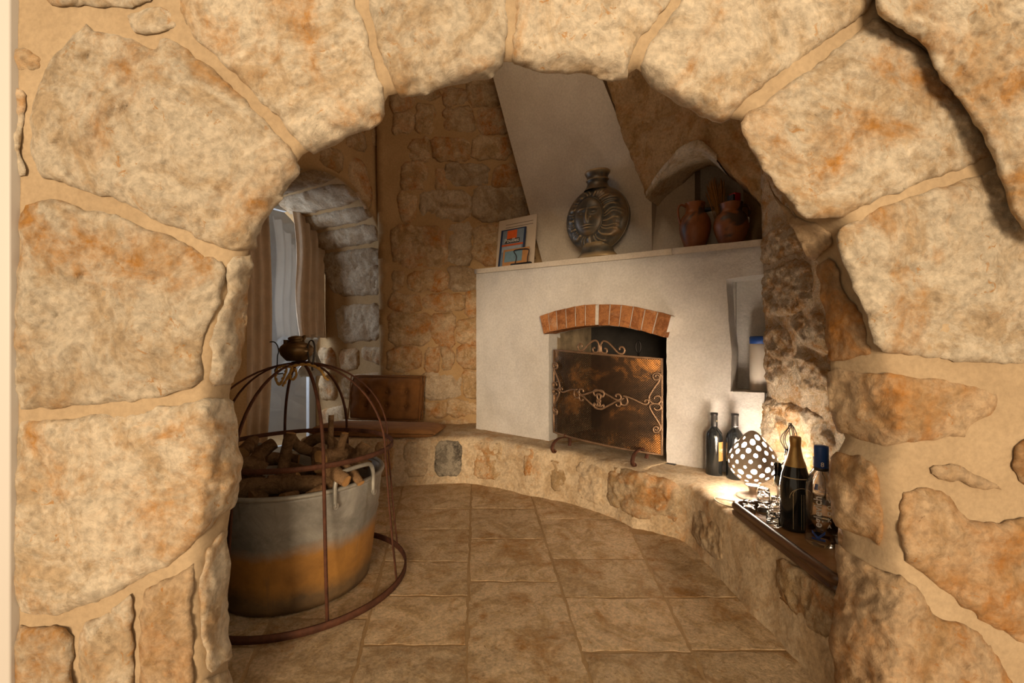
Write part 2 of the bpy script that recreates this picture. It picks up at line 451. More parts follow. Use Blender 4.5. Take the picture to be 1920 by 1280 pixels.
SN = np.array(SIL, float)
def sil_dist(px, py):
    A = SN[:-1]; D = SN[1:] - A; w = np.array((px, py)) - A
    t = np.clip((w * D).sum(1) / ((D ** 2).sum(1)), 0, 1)
    return math.sqrt((((w - t[:, None] * D) ** 2).sum(1)).min())
YF = 0.96
def near_y(px, py):
    d = sil_dist(px, py)
    k = min(1.0, max(0.0, (px - 1250) / 300)) * min(1.0, max(0.0, (py - 200) / 250))    # right jamb
    k2 = min(1.0, max(0.0, (520 - px) / 60)) * min(1.0, max(0.0, (py - 420) / 200))      # left jamb
    D = 40 + 90 * k + 30 * k2; dep = .035 + .125 * k + .07 * k2
    q = max(0.0, 1 - d / D)
    return YF + dep * q ** 1.4
def nearmap(px, py, h): return at(px, py, near_y(px, py) - h)
def near_shift(dy):
    return lambda px, py, h: at(px, py, YF + dy - h)
def offs(px, py, d):   # push a silhouette point away from the opening
    v = Vector((px - 1000, py - 760)); v.normalize(); return (px + v.x * d, py + v.y * d)
U = 853.0 / 0.96
outer = [(25, 1400), (32, 1100), (24, 800), (34, 480), (33, 345), (22, 250), (22, 0), (-60, -60), (-600, -700), (2900, -700), (2900, 1400)]
back_poly = [Vector(offs(*p, 12)) for p in SIL] + [Vector(p) for p in reversed(outer)]
v, f = stone_vf(back_poly, lambda px, py, h: nearmap(px, py, h - .003), res=.022, T=.22, bulge=.0, ew=.02, amp=.006, ns=6, rough=.0, rings=2, seed=1, round_=0, unit=U)
wall_front = tag(mk('wall_front', v, f, M['mortar']), 'pale mortar wall holding the near rough limestone arch', kind='structure')
SN_ = [Vector(p) for p in SIL]
def sil_between(i0, i1): return [SIL[i] for i in range(i0, i1 + 1)]
def idx(p): return min(range(len(SIL)), key=lambda i: (SIL[i][0] - p[0]) ** 2 + (SIL[i][1] - p[1]) ** 2)
def S(a, b): i, j = idx(a), idx(b); return [SIL[k] for k in (range(i, j + 1) if i <= j else range(i, j - 1, -1))]
NS = []
def near(poly, m='near', **k):
    NS.append(1); d = dict(res=.0075, T=.09, bulge=.011, ew=.008, amp=.011, ns=13, rough=.008, rings=3, seed=len(NS) * 1.37, round_=1, unit=U)
    mf = k.pop('mapf', nearmap); d.update(k); nm = k.pop('name', 'stone'); d.pop('name', None)
    return stone(nm, poly, mf, M[m], wall_front, **d)
# left jamb
near([(22, 1172), (120, 1176), (138, 1200), (132, 1400), (22, 1400)])
near([(150, 1172), (222, 1132), (248, 1110), (252, 1400), (148, 1400)])
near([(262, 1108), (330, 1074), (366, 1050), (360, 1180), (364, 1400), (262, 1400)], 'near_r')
near([(376, 1046), (425, 990)] + S((432, 1040), (428, 1120)) + [(432, 1180), (434, 1235), (395, 1260), (376, 1200)])
near([(372, 1272), (437, 1250), (437, 1400), (372, 1400)])
near([(22, 790), (132, 785), (262, 772), (380, 749), (436, 748)] + S((445, 800), (447, 930)) + [(436, 950), (328, 1052), (216, 1110), (118, 1154), (22, 1146)])
near([(34, 500), (38, 382), (84, 374), (218, 402), (308, 436), (376, 478), (424, 490), (415, 560), (385, 620), (378, 725), (262, 750), (130, 764), (22, 766), (24, 560)])
near([(432, 484), (474, 478), (462, 580), (456, 640), (448, 690), (440, 722), (392, 722), (396, 625), (426, 565)], bulge=.009)
# voussoirs
near([(157, 44), (178, 62), (236, 70), (286, 96), (300, 72), (342, 80), (395, 128), (480, 206), (556, 294)] + S((560, 320), (478, 470)) + [(430, 470), (385, 456), (318, 420), (222, 378), (112, 340), (74, 330), (54, 277), (62, 184), (90, 122)], name='voussoir')
near([(350, -90), (655, -90), (668, 4), (684, 56), (704, 126), (722, 186)] + S((720, 215), (600, 285)) + [(578, 292), (502, 198), (410, 112), (350, 52), (336, 10)], name='voussoir')
near([(684, -90), (948, -90), (950, 2), (946, 116)] + S((910, 148), (790, 178)) + [(742, 184), (724, 126), (703, 54), (690, 6)], name='voussoir')
near([(970, -90), (1290, -90), (1256, 2), (1192, 80), (1176, 140)] + S((1175, 150), (1000, 130)) + [(958, 122), (968, 2)], name='voussoir')
near([(1310, -90), (1700, -90), (1632, 6), (1586, 50), (1496, 120), (1424, 166), (1378, 208), (1370, 224)] + S((1350, 230), (1215, 160)) + [(1199, 134), (1216, 86), (1280, 6)], name='voussoir')
near([(1640, 30), (1690, 62), (1760, 110), (1830, 210), (1870, 290), (1846, 296), (1740, 340), (1626, 380), (1572, 412), (1520, 408), (1484, 388), (1442, 332), (1404, 278), (1388, 236), (1400, 214), (1440, 184), (1512, 134), (1604, 66)], name='voussoir', mapf=near_shift(.0), T=.05)
near([(1868, 312), (1960, 300), (1990, 690), (1916, 684), (1724, 668), (1645, 656), (1624, 586), (1590, 524), (1566, 446), (1580, 430), (1632, 398), (1746, 356)], name='voussoir', mapf=near_shift(.0), T=.05)
# soffit / right jamb stones
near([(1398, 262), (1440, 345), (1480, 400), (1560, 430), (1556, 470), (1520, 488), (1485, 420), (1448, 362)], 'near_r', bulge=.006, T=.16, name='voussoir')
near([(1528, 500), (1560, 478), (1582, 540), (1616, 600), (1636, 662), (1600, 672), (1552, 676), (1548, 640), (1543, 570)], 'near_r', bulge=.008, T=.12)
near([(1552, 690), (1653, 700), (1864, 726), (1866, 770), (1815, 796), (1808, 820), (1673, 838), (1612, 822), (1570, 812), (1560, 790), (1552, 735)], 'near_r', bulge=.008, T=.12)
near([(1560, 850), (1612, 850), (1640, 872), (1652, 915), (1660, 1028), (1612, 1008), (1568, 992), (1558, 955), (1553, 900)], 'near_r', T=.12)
near([(1740, 875), (1792, 868), (1885, 918), (1840, 917), (1748, 894)], 'near_r', bulge=.008)
near([(1904, 826), (1990, 800), (1990, 930), (1912, 908), (1900, 878)], 'near_r', bulge=.01)
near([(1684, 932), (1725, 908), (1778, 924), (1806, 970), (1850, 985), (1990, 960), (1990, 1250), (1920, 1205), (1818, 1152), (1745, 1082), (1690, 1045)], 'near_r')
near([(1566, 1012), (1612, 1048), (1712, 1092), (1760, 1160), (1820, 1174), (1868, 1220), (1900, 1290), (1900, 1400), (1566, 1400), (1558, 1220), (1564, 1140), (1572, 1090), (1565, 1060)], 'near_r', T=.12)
# small stones top left
near([(22, 92), (48, 88), (80, 110), (74, 136), (22, 130)], bulge=.01)
near([(22, 150), (46, 168), (50, 230), (42, 290), (54, 330), (30, 332), (22, 270)], bulge=.008)
near([(62, -60), (292, -60), (290, 2), (236, 14), (170, 12), (80, 6)], bulge=.008)
near([(240, 26), (300, 10), (322, 20), (330, 56), (290, 66), (246, 56)], bulge=.006)
# nearer pier at the top right corner
near([(1650, -120), (1640, -20), (1652, 34), (1700, 56), (1742, 92), (1768, 150), (1806, 196), (1850, 268), (1866, 318), (1892, 390), (1925, 440), (2080, 470), (2080, -120)],
     'near', mapf=near_shift(-.05), T=.08, bulge=.014, name='pier_stone')

# white door frame at the left picture edge and the brown recess behind it
pf = lambda px, py, Y: at(px, py, Y)
v, f = boxvf(at(-160, 640, .95).x, at(18, 640, .945).x, .945, 1.10, 0, 2.4, .004)
trim_1 = tag(mk('trim_1', v, f, M['white']), 'white painted door frame at the left picture edge', kind='structure')
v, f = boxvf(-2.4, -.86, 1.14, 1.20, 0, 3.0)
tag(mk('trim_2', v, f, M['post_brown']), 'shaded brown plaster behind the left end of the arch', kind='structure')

# ================================================================ FLOOR
v, f = boxvf(-3.2, 3.0, -.6, 5.2, -.08, -.0015)
floor = tag(mk('floor', v, f, M['grout'], smooth=False), 'worn limestone slab floor with earth coloured joints', kind='structure')
FP = Plane((0, 0, 0), (1, 0, 0), (0, 1, 0))
def slab(pxs, k=[0]):
    k[0] += 1
    P = [onz(*p) for p in pxs]; c = sum(P, Vector()) / len(P)
    poly = []
    for p in P:
        d = (p - c); L = d.length; poly.append(((c + d * (1 - .008 / L)).x, (c + d * (1 - .008 / L)).y))
    o = stone('slab', poly, FP.P, M['slab'], floor, res=.022, T=.02, bulge=.0006, ew=.005, amp=.0022, ns=11, rough=.006, rings=1, seed=k[0] * 2.3, round_=0, sharp=True,
              tilt=(random.uniform(-.002, .002), random.uniform(-.002, .002)))
    return o
C1 = lambda y: 884 - .027 * (y - 907); C2 = lambda y: 996 + .323 * (y - 930); C3 = lambda y: 1180 + .50 * (y - 987)
def strip(ya, yb, L, R): return [(L(ya), ya), (R(ya), ya), (R(yb), yb), (L(yb), yb)]
for a, b in ((903, 953), (953, 1010), (1010, 1090), (1090, 1300), (1300, 1560)): slab(strip(a, b, C1, C2))
for a, b in ((926, 973), (973, 1048), (1048, 1120), (1120, 1222), (1222, 1480)): slab(strip(a, b, C2, C3))
CR = lambda y: 1278 + .94 * (y - 1008)
for a, b in ((1000, 1120), (1120, 1219), (1219, 1480)): slab(strip(a, b, C3, lambda y: CR(y) + 30))
C0 = lambda y: 748 - .26 * (y - 940); CA = lambda y: 620 - .5 * (y - 940); CB = lambda y: 470 - .72 * (y - 940); CC = lambda y: 270 - 1.0 * (y - 940)
for i, (L, R) in enumerate(((C0, C1), (CA, C0), (CB, CA), (CC, CB))):
    ys = [(903, 954, 992, 1052, 1117, 1209, 1480), (906, 950, 1000, 1075, 1160, 1300, 1480), (903, 945, 1010, 1090, 1213, 1480), (905, 960, 1030, 1120, 1300)][i]
    for a, b in zip(ys, ys[1:]): slab(strip(a, b, L, R))

# ================================================================ FIREPLACE FRAME OF REFERENCE
P0 = Vector((-.251, 3.193, 0)); DD = Vector((.8005, -.599, 0)); NN = Vector((-.599, -.8005, 0))
FR = Plane(P0, DD, (0, 0, 1))                       # u along the face, v = height
def fp(t, q, z): return P0 + DD * t + NN * q + Vector((0, 0, z))   # q towards the room
zm = lambda t: 1.405 - .0165 * t                    # top of mantel
zb = lambda t: .290 - .026 * t                      # ledge level along the face
UPL = Vector((NN.x * .30, NN.y * .30, 1))
HOOD = Plane(fp(0, -.30, 1.41), DD, UPL)
VAULT = Plane(fp(0, -.05, 1.41), DD, UPL)

# ================================================================ ROOM SHELL
A = Vector((-.92, 3.37, 0)); AX = Vector((-.85, .53, 0)).normalized(); WD = Vector((-.53, -.85, 0)).normalized()
BK = Plane(A, Vector((.67, .05, 0)), (0.0, -.06, 1))
def wallplane(name, plane, poly, mat, label, res=.06, T=.10, amp=.008, **k):
    v, f = stone_vf(poly, plane.P, res=res, T=T, bulge=0, ew=.02, amp=amp, ns=5, rough=0, rings=1, seed=3.3, round_=0, **k)
    return tag(mk(name, v, f, mat), label, kind='structure')
wall_back = wallplane('wall_back', BK, [(-.05, 0), (2.9, 0), (2.9, 3.05), (-.05, 3.05)], M['mortar_b'], 'back wall of ochre rubble stone left of the fireplace')
bs = [(830, 166, 870, 194), (780, 196, 816, 250), (832, 200, 888, 250), (895, 205, 950, 250), (768, 258, 806, 303), (812, 260, 880, 299), (884, 256, 960, 298),
      (752, 306, 802, 356), (816, 316, 834, 350), (838, 308, 918, 350), (926, 310, 975, 350), (746, 362, 784, 417), (790, 358, 880, 413), (887, 352, 985, 412),
      (736, 424, 838, 500), (845, 420, 885, 494), (890, 418, 1000, 494), (732, 510, 757, 546), (762, 506, 836, 545), (841, 500, 900, 545), (730, 551, 784, 581),
      (790, 549, 870, 579), (873, 546, 900, 590), (730, 588, 808, 647), (812, 590, 850, 648), (856, 596, 900, 644), (730, 652, 790, 692), (796, 653, 828, 691),
      (831, 655, 852, 690), (857, 650, 905, 690), (730, 696, 786, 745), (790, 699, 866, 746), (870, 695, 905, 746), (735, 750, 782, 800), (787, 752, 834, 784), (840, 752, 905, 776),
      (800, 788, 905, 812), (780, 120, 826, 190), (874, 120, 940, 200), (740, 210, 774, 250), (735, 140, 776, 204)]
for i, r in enumerate(bs):
    r = (r[0] - 2, r[1] - 2.5, r[2] + 2, r[3] + 2.5)
    poly = [BK.uv(*p) for p in rect(*r, j=4.5, seed=i)]
    stone('stone', poly, BK.P, M['reveal'] if i in (9, 19, 12, 13, 15, 31) else M['back'], wall_back, res=.016, T=.05, bulge=.017, ew=.018, amp=.016, ns=17, rough=.009, seed=i * 1.9 + .3, wob=.022,
          tilt=(random.uniform(-.06, .06), random.uniform(-.06, .06)))
# window niche
NW, ZS, ZC = 1.02, 1.45, 2.0
prof = [(0, ZS * k / 12) for k in range(12)] + [(NW / 2 - NW / 2 * math.cos(math.pi * k / 24), ZS + (ZC - ZS) * math.sin(math.pi * k / 24)) for k in range(25)] + [(NW, ZS - ZS * k / 12) for k in range(1, 13)]
plen = [0]
for a, b in zip(prof, prof[1:]): plen.append(plen[-1] + math.hypot(b[0] - a[0], b[1] - a[1]))
def niche(u, v, h):
    v = min(max(v, 0), plen[-1] - 1e-6); i = max(k for k in range(len(plen) - 1) if plen[k] <= v)
    t = (v - plen[i]) / (plen[i + 1] - plen[i]); a, b = prof[i], prof[i + 1]
    s, z = a[0] + (b[0] - a[0]) * t, a[1] + (b[1] - a[1]) * t
    ds, dz = b[0] - a[0], b[1] - a[1]; L = math.hypot(ds, dz); n_s, n_z = dz / L, -ds / L
    return A + AX * u + WD * (s + n_s * h) + Vector((0, 0, z + n_z * h))
WALLP = Plane(A, WD, (0, 0, 1))
arch = [(s, z) for s, z in prof]
poly = arch[1:-1] + [(NW, 0), (2.4, 0), (2.4, 3.05), (0, 3.05)]
wall_left = wallplane('wall_left', WALLP, poly, M['mortar_b'], 'shaded stone wall with the deep arched window niche', res=.07, T=.04)
nd = .90; v, f = [], []
for i, p in enumerate(plen):
    for k in range(7): v.append(niche(nd * k / 6, p, -.004))
for i in range(len(plen) - 1):
    for k in range(6): f.append((i * 7 + k, i * 7 + k + 1, (i + 1) * 7 + k + 1, (i + 1) * 7 + k))
mk('niche_lining', v, f, M['mortar_b'], wall_left)
REV = Plane(A, AX, (0, 0, 1))
def rv(px, py): u, z = REV.uv(px, py); return (u, z)
for i, (pl, m) in enumerate([
    ([(603, 496), (719, 493), (719, 552), (647, 556), (622, 548)], 'reveal'), ([(628, 574), (719, 567), (719, 637), (634, 645)], 'reveal'),
    ([(634, 655), (672, 652), (674, 690), (640, 700)], 'back'), ([(677, 650), (724, 650), (724, 690), (678, 672)], 'back'), ([(640, 704), (724, 696), (724, 745), (640, 750)], 'back'),
    ([(596, 652), (626, 652), (632, 694), (598, 690)], 'back'), ([(598, 702), (632, 702), (632, 750), (598, 752)], 'back'), ([(600, 768), (650, 758), (650, 800), (600, 800)], 'back'),
    ([(662, 756), (724, 750), (724, 800), (662, 800)], 'back')]):
    stone('stone', [rv(*p) for p in pl], niche, M[m], wall_left, res=.018, T=.04, bulge=.02, ew=.02, amp=.014, ns=12, rough=.008, seed=40 + i * 1.7, tilt=(0, .03))
vs0 = plen[12]
for i, (u0, u1, v0, v1) in enumerate([(.04, .62, .985, 1.135), (.04, .80, 1.155, 1.33), (.03, .84, 1.35, 1.50), (.03, .84, 1.515, 1.64), (.03, .84, 1.66, 1.86), (.03, .84, 1.88, 2.08), (.03, .84, 2.10, 2.3), (.03, .84, 2.32, 2.5)]):
    stone('stone', [(u0, v0 + .29), (u1, v0 + .30), (u1, v1 + .29), (u0, v1 + .282)], niche, M['reveal'], wall_left, res=.025, T=.04, bulge=.022, ew=.018, amp=.014, ns=10, rough=.008, seed=60 + i * 1.7)
for i, pl in enumerate([[(655, 292), (682, 300), (700, 360), (694, 396), (674, 362), (652, 334)], [(715, 280), (724, 290), (724, 350), (712, 345)], [(600, 270), (645, 285), (642, 328), (600, 306)], [(706, 380), (724, 372), (724, 440), (718, 440)], [(690, 210), (724, 200), (722, 270), (700, 280)], [(640, 220), (680, 215), (690, 286), (650, 280)]]):
    stone('stone', [WALLP.uv(*p) for p in pl], WALLP.P, M['back'], wall_left, res=.02, T=.04, bulge=.014, ew=.02, amp=.012, ns=12, rough=.007, seed=80 + i * 1.7)
# niche sill (continues the bench)
v, f = [p + Vector((0, 0, .015)) for p in (A, A + AX * nd, A + AX * nd + WD * NW, A + WD * NW)], []
v2 = v + [p - Vector((0, 0, .06)) for p in v]
mk('sill', v2, [(0, 3, 2, 1), (4, 5, 6, 7), (0, 1, 5, 4), (1, 2, 6, 5), (2, 3, 7, 6), (3, 0, 4, 7)], M['bench'], wall_left, smooth=False)
# right wall
RW = Plane((1.200, 2.105, 0), Vector((.01, -1.0, 0)), (-.03, 0, 1))
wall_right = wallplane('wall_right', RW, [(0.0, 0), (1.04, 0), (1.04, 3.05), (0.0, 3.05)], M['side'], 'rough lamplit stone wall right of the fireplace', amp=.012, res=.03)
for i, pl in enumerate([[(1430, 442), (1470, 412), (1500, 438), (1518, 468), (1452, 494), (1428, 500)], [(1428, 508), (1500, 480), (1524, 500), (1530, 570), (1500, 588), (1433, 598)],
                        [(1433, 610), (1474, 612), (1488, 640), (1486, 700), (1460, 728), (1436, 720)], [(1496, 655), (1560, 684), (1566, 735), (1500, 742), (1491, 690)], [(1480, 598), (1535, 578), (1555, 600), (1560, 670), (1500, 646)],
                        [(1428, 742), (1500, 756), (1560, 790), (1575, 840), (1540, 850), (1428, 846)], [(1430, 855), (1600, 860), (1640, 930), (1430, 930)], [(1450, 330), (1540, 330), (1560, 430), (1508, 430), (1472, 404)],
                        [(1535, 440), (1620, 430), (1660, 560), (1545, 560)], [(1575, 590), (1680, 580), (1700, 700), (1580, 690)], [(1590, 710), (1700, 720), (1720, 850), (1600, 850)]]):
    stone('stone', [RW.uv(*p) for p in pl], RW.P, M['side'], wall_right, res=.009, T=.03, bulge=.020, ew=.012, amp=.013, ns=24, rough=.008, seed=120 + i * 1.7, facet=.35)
# wall over the alcove above the mantel
vp = [(1100, 60), (1112, 110), (1120, 150), (1150, 250), (1184, 330), (1190, 352), (1225, 312), (1262, 284), (1310, 271), (1345, 298), (1400, 350), (1445, 402), (1475, 450), (1640, 450), (1640, -120), (1090, -120)]
uL = VAULT.uv(1190, 352)[0]
def vaultmap(u, v_, h):
    k = min(1.0, max(0.0, (u - uL + .02) / .40)); k = k * k * (3 - 2 * k)
    return VAULT.P(u, v_) + NN * (h - .16 * (1 - k))
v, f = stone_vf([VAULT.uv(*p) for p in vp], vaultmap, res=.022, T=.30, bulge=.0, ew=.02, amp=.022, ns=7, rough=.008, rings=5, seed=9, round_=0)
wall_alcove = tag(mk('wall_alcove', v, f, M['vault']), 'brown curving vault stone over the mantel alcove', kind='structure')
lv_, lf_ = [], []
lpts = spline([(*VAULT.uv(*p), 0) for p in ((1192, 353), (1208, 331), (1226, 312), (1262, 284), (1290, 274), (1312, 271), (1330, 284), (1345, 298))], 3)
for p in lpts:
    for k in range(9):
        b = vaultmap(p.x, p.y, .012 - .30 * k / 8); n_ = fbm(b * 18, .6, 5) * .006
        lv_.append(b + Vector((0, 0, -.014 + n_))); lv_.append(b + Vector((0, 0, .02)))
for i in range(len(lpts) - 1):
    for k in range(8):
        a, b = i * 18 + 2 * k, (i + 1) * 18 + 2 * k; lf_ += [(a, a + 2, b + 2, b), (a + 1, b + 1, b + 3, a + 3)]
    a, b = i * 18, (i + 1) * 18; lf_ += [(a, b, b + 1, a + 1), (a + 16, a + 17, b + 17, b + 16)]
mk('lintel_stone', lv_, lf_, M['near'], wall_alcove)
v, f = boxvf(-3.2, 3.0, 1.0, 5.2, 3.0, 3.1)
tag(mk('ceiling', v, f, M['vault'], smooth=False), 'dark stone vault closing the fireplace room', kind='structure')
for nm, b, lb in (('wall_outer_right', (1.3, 1.36, 1.0, 3.4, 0, 3.05), 'plain outer masonry behind the right wall'), ('wall_outer_left', (-2.5, -2.2, 1.1, 1.6, 0, 3.05), 'plain outer masonry beside the left wall')):
    v, f = boxvf(*b); tag(mk(nm, v, f, M['mortar_b'], smooth=False), lb, kind='structure')

# ================================================================ WINDOW, CURTAINS
def nic(u, s, z): return A + AX * u + WD * s + Vector((0, 0, z))
window = bpy.data.objects.new('window_1', None); COL.objects.link(window); tag(window, 'grey daylit window at the back of the deep niche', kind='structure')
def nbox(u0, u1, s0, s1, z0, z1): return xf(boxvf(u0, u1, s0, s1, z0, z1), lambda p: nic(p.x, p.y, p.z))
for b in ((.86, .90, .0, .06, .02, 2.0), (.86, .90, .96, 1.02, .02, 2.0), (.86, .90, .0, 1.02, .02, .08), (.86, .90, .0, 1.02, 1.93, 2.0), (.86, .90, .80, .84, .08, 1.93)):
    v, f = nbox(*b); mk('window_frame', v, f, M['frame'], window, smooth=False)
v, f = nbox(.876, .882, .05, .97, .07, 1.94); mk('pane', v, f, M['window_glass'], window, smooth=False)
v, f = nbox(1.7, 1.75, -3.0, 4.0, -.5, 3.5)
tag(mk('wall_outside', v, f, mat_plain('grey_outdoor_render', (.34, .36, .38), .9, var=.05), smooth=False), 'grey rendered wall seen through the window', kind='structure')
def curtain(name, label, edge_l, edge_r, ztop, zbot, u, folds, mat, seed, n=70, m=26):
    v, f = [], []
    for j in range(m):
        t = j / (m - 1); z = ztop + (zbot - ztop) * t; s0, s1 = edge_l(t), edge_r(t)
        for i in range(n):
            q = i / (n - 1); s = s0 + (s1 - s0) * q
            uu = u + .022 * math.sin(q * folds * 6.28 + seed + .8 * math.sin(t * 3 + seed)) + .008 * noise.noise(Vector((q * 9, t * 3, seed)))
            v.append(nic(uu, s, z))
    for j in range(m - 1):
        for i in range(n - 1): f.append((j * n + i, j * n + i + 1, (j + 1) * n + i + 1, (j + 1) * n + i))
    o = mk(name, v, f, mat); md = o.modifiers.new('thickness', 'SOLIDIFY'); md.thickness = .003
    return tag(o, label, 'curtain', 'linen window curtains')
curtain('curtain', 'beige linen curtain hanging at the right of the niche window', lambda t: .0, lambda t: .285 - .06 * t - .02 * math.sin(t * 6), 1.93, .93, .72, 4, M['linen'], 1.0)
curtain('curtain', 'beige linen curtain at the left of the window, half hidden by the arch', lambda t: .50 - .045 * math.sin(t * 3.1), lambda t: .93, 1.96, .03, .70, 7, M['linen'], 2.4)
o = curtain('sheer_curtain', 'crumpled white sheer cloth below the tied right curtain', lambda t: .05 + .03 * math.sin(t * 5), lambda t: .20 + .05 * math.sin(t * 9), .94, .62, .74, 3, M['sheer'], 4.0, 40, 16)
del o['group']; o['category'] = 'cloth'

# ================================================================ STONE BENCH / HEARTH LEDGE
front_px = [(700, 915), (740, 912), (810, 908), (883, 907), (954, 919), (996, 930), (1073, 945), (1150, 972), (1192, 990)]
fl = [onz(*p) for p in front_px]
fl = [Vector((-1.32, 2.80, 0)), Vector((-1.1, 2.80, 0)), Vector((-.9, 2.81, 0))] + fl[1:] + [Vector((.70, 2.13, 0)), Vector((.775, 2.02, 0)), Vector((.785, 1.85, 0)), Vector((.79, 1.6, 0)), Vector((.80, 1.35, 0)), Vector((.80, 1.0, 0))]
fc = spline(fl, 6)
cl = [0]
for a, b in zip(fc, fc[1:]): cl.append(cl[-1] + (b - a).length)
ztop = lambda x: .29 - .04 * min(1, max(0, (x + .25) / 1.3))
def bench_front(s, z, h):
    s = min(max(s, 0), cl[-1] - 1e-5); i = max(k for k in range(len(cl) - 1) if cl[k] <= s)
    a, b = fc[i], fc[i + 1]; t = (s - cl[i]) / (cl[i + 1] - cl[i]); d = (b - a).normalized(); n_ = Vector((d.y, -d.x, 0))
    p = a + (b - a) * t
    return p + n_ * h + Vector((0, 0, z)) - n_ * (.03 * z / .29)
# sweep: rows from floor up the front, round the edge, then over the top to the walls
v, f = [], []; NSEG = 150; rows = []
for i in range(NSEG + 1):
    s = cl[-1] * i / NSEG; row = []
    p0 = bench_front(s, 0, 0); nrm = (bench_front(s, 0, 1) - p0).normalized(); zt = ztop(p0.x)
    pr = [(0, 0), (0, zt * .25), (0, zt * .5), (0, zt * .75), (0, zt - .03), (-.008, zt - .012), (-.025, zt - .002), (-.05, zt)] + [(-.05 - .08 * k, zt) for k in range(1, 12)]
    for k, (q, z) in enumerate(pr):
        p = bench_front(s, min(z, zt), 0) + nrm * q
        if k == 0: p.z = -.01
        nv = fbm(p * 7 + Vector((3, 1, 2)), .7, 5)
        edge = 1.0 if k < 8 else .25
        bo = math.exp(-((p.x - .62) ** 2 + (p.y - 2.2) ** 2) / .05)
        p = p + nrm * nv * .010 * edge * (1 + 1.8 * bo) + Vector((0, 0, nv * .006 * (1 if k > 3 else 0)))
        row.append(len(v)); v.append(p)
    rows.append(row)
for a, b in zip(rows, rows[1:]):
    for k in range(len(a) - 1): f.append((a[k], b[k], b[k + 1], a[k + 1]))
bench = thing('stone_bench', 'low plastered stone ledge running under the fireplace and round the room', 'bench')
body = mk('ledge_body', v, f, M['bench'], bench)
def bf_px(px, py):
    best = None; r = ray(px, py)
    for i, (a, b) in enumerate(zip(fc, fc[1:])):
        k = r.x; da = a.x - k * a.y; db = b.x - k * b.y
        if da * db <= 0 and da != db:
            t = da / (da - db); y = a.y + (b.y - a.y) * t
            if best is None or y < best[0]: best = (y, cl[i] + (cl[i + 1] - cl[i]) * t)
    y, s = best; return (s, EYE + r.z * y)
for i, (pl, m, bl) in enumerate([
    ([(758, 830), (801, 829), (803, 893), (754, 895)], 'bench', .008), ([(817, 828), (866, 829), (864, 893), (815, 894)], 'bench_grey', .008), ([(889, 831), (938, 832), (936, 900), (887, 898)], 'bench_stone', .007),
    ([(976, 842), (996, 844), (994, 892), (980, 893)], 'bench_stone', .004), ([(1028, 862), (1046, 866), (1072, 925), (1032, 920)], 'bench_stone', .005), ([(700, 830), (738, 830), (738, 893), (704, 895)], 'bench_stone', .008),
    ([(1134, 876), (1200, 888), (1262, 908), (1280, 950), (1262, 985), (1186, 970), (1136, 945)], 'bench_stone', .022), ([(1076, 866), (1124, 874), (1126, 946), (1084, 935)], 'bench', .012),
    ([(1440, 1040), (1500, 1080), (1545, 1110), (1545, 1200), (1500, 1170), (1446, 1110)], 'bench_stone', .006), ([(1290, 950), (1350, 985), (1350, 1060), (1296, 1010)], 'bench', .006)]):
    stone('stone', [bf_px(*p) for p in pl], bench_front, M[m], bench, res=.010, T=.02, bulge=bl, ew=.02, amp=.008 + bl * .4, ns=18, rough=.007, seed=150 + i * 1.7)

# ================================================================ FIREPLACE
fire = thing('fireplace', 'white plastered corner fireplace with brick arch and sloping chimney hood', 'fireplace')
TR = FR.uv(1434, 640)[0]
op_l = FR.uv(1029, 700)[0]; op_r = FR.uv(1250, 700)[0]
arc_lo = [FR.uv(*p) for p in ((1021, 624), (1050, 618), (1080, 613), (1110, 610), (1140, 610), (1170, 613), (1210, 622), (1246, 632))]
arc_lo[0] = (op_l, arc_lo[0][1]); arc_lo[-1] = (op_r, arc_lo[-1][1])
niL = FR.uv(1369, 640)[0]; nz0 = FR.uv(1372, 733)[1]; nz1 = FR.uv(1375, 524)[1]
NOT = [FR.uv(1370, 733), FR.uv(1372, 660), FR.uv(1366, 600), FR.uv(1362, 523)]
outl = [(0, .22), (op_l, .22)] + arc_lo + [(op_r, .2), (TR, .2), (TR, NOT[0][1])] + NOT + [(TR, NOT[-1][1] + .01), (TR, zm(TR) - .02), (0, zm(0) - .02)]
fmap = lambda u, z, h: fp(u, h, z)
v, f = stone_vf(outl, fmap, res=.026, T=.16, bulge=0, ew=.02, amp=.006, ns=5, rough=.0035, rings=4, seed=5, round_=0, sharp=True)
mk('front_wall', v, f, M['plaster'], fire)
def fbox(t0, t1, q0, q1, z0, z1, bev=0.0): return xf(boxvf(t0, t1, q0, q1, z0, z1, bev), lambda p: fp(p.x, p.y, p.z))
# left cheek of the chimney breast, shelf core
v, f = fbox(0.0, .05, -.75, -.02, .2, zm(0) - .03); mk('side_wall', v, f, M['plaster'], fire, smooth=False)
# mantel slabs
for i, (t0, t1) in enumerate(((0.0, FR.uv(1262, 460)[0] - .003), (FR.uv(1262, 460)[0] + .003, TR + .01))):
    poly = [(t0, -.42), (t1, -.42), (t1, .018), (t0, .018)]
    v, f = stone_vf(poly, lambda t, q, h: fp(t, q, zm(t) + h), res=.04, T=.032, bulge=.004, ew=.006, amp=.003, ns=8, rough=.004, rings=2, seed=8 + i, round_=0, sharp=True)
    mk('mantel_slab', v, f, M['plaster_w'], fire)
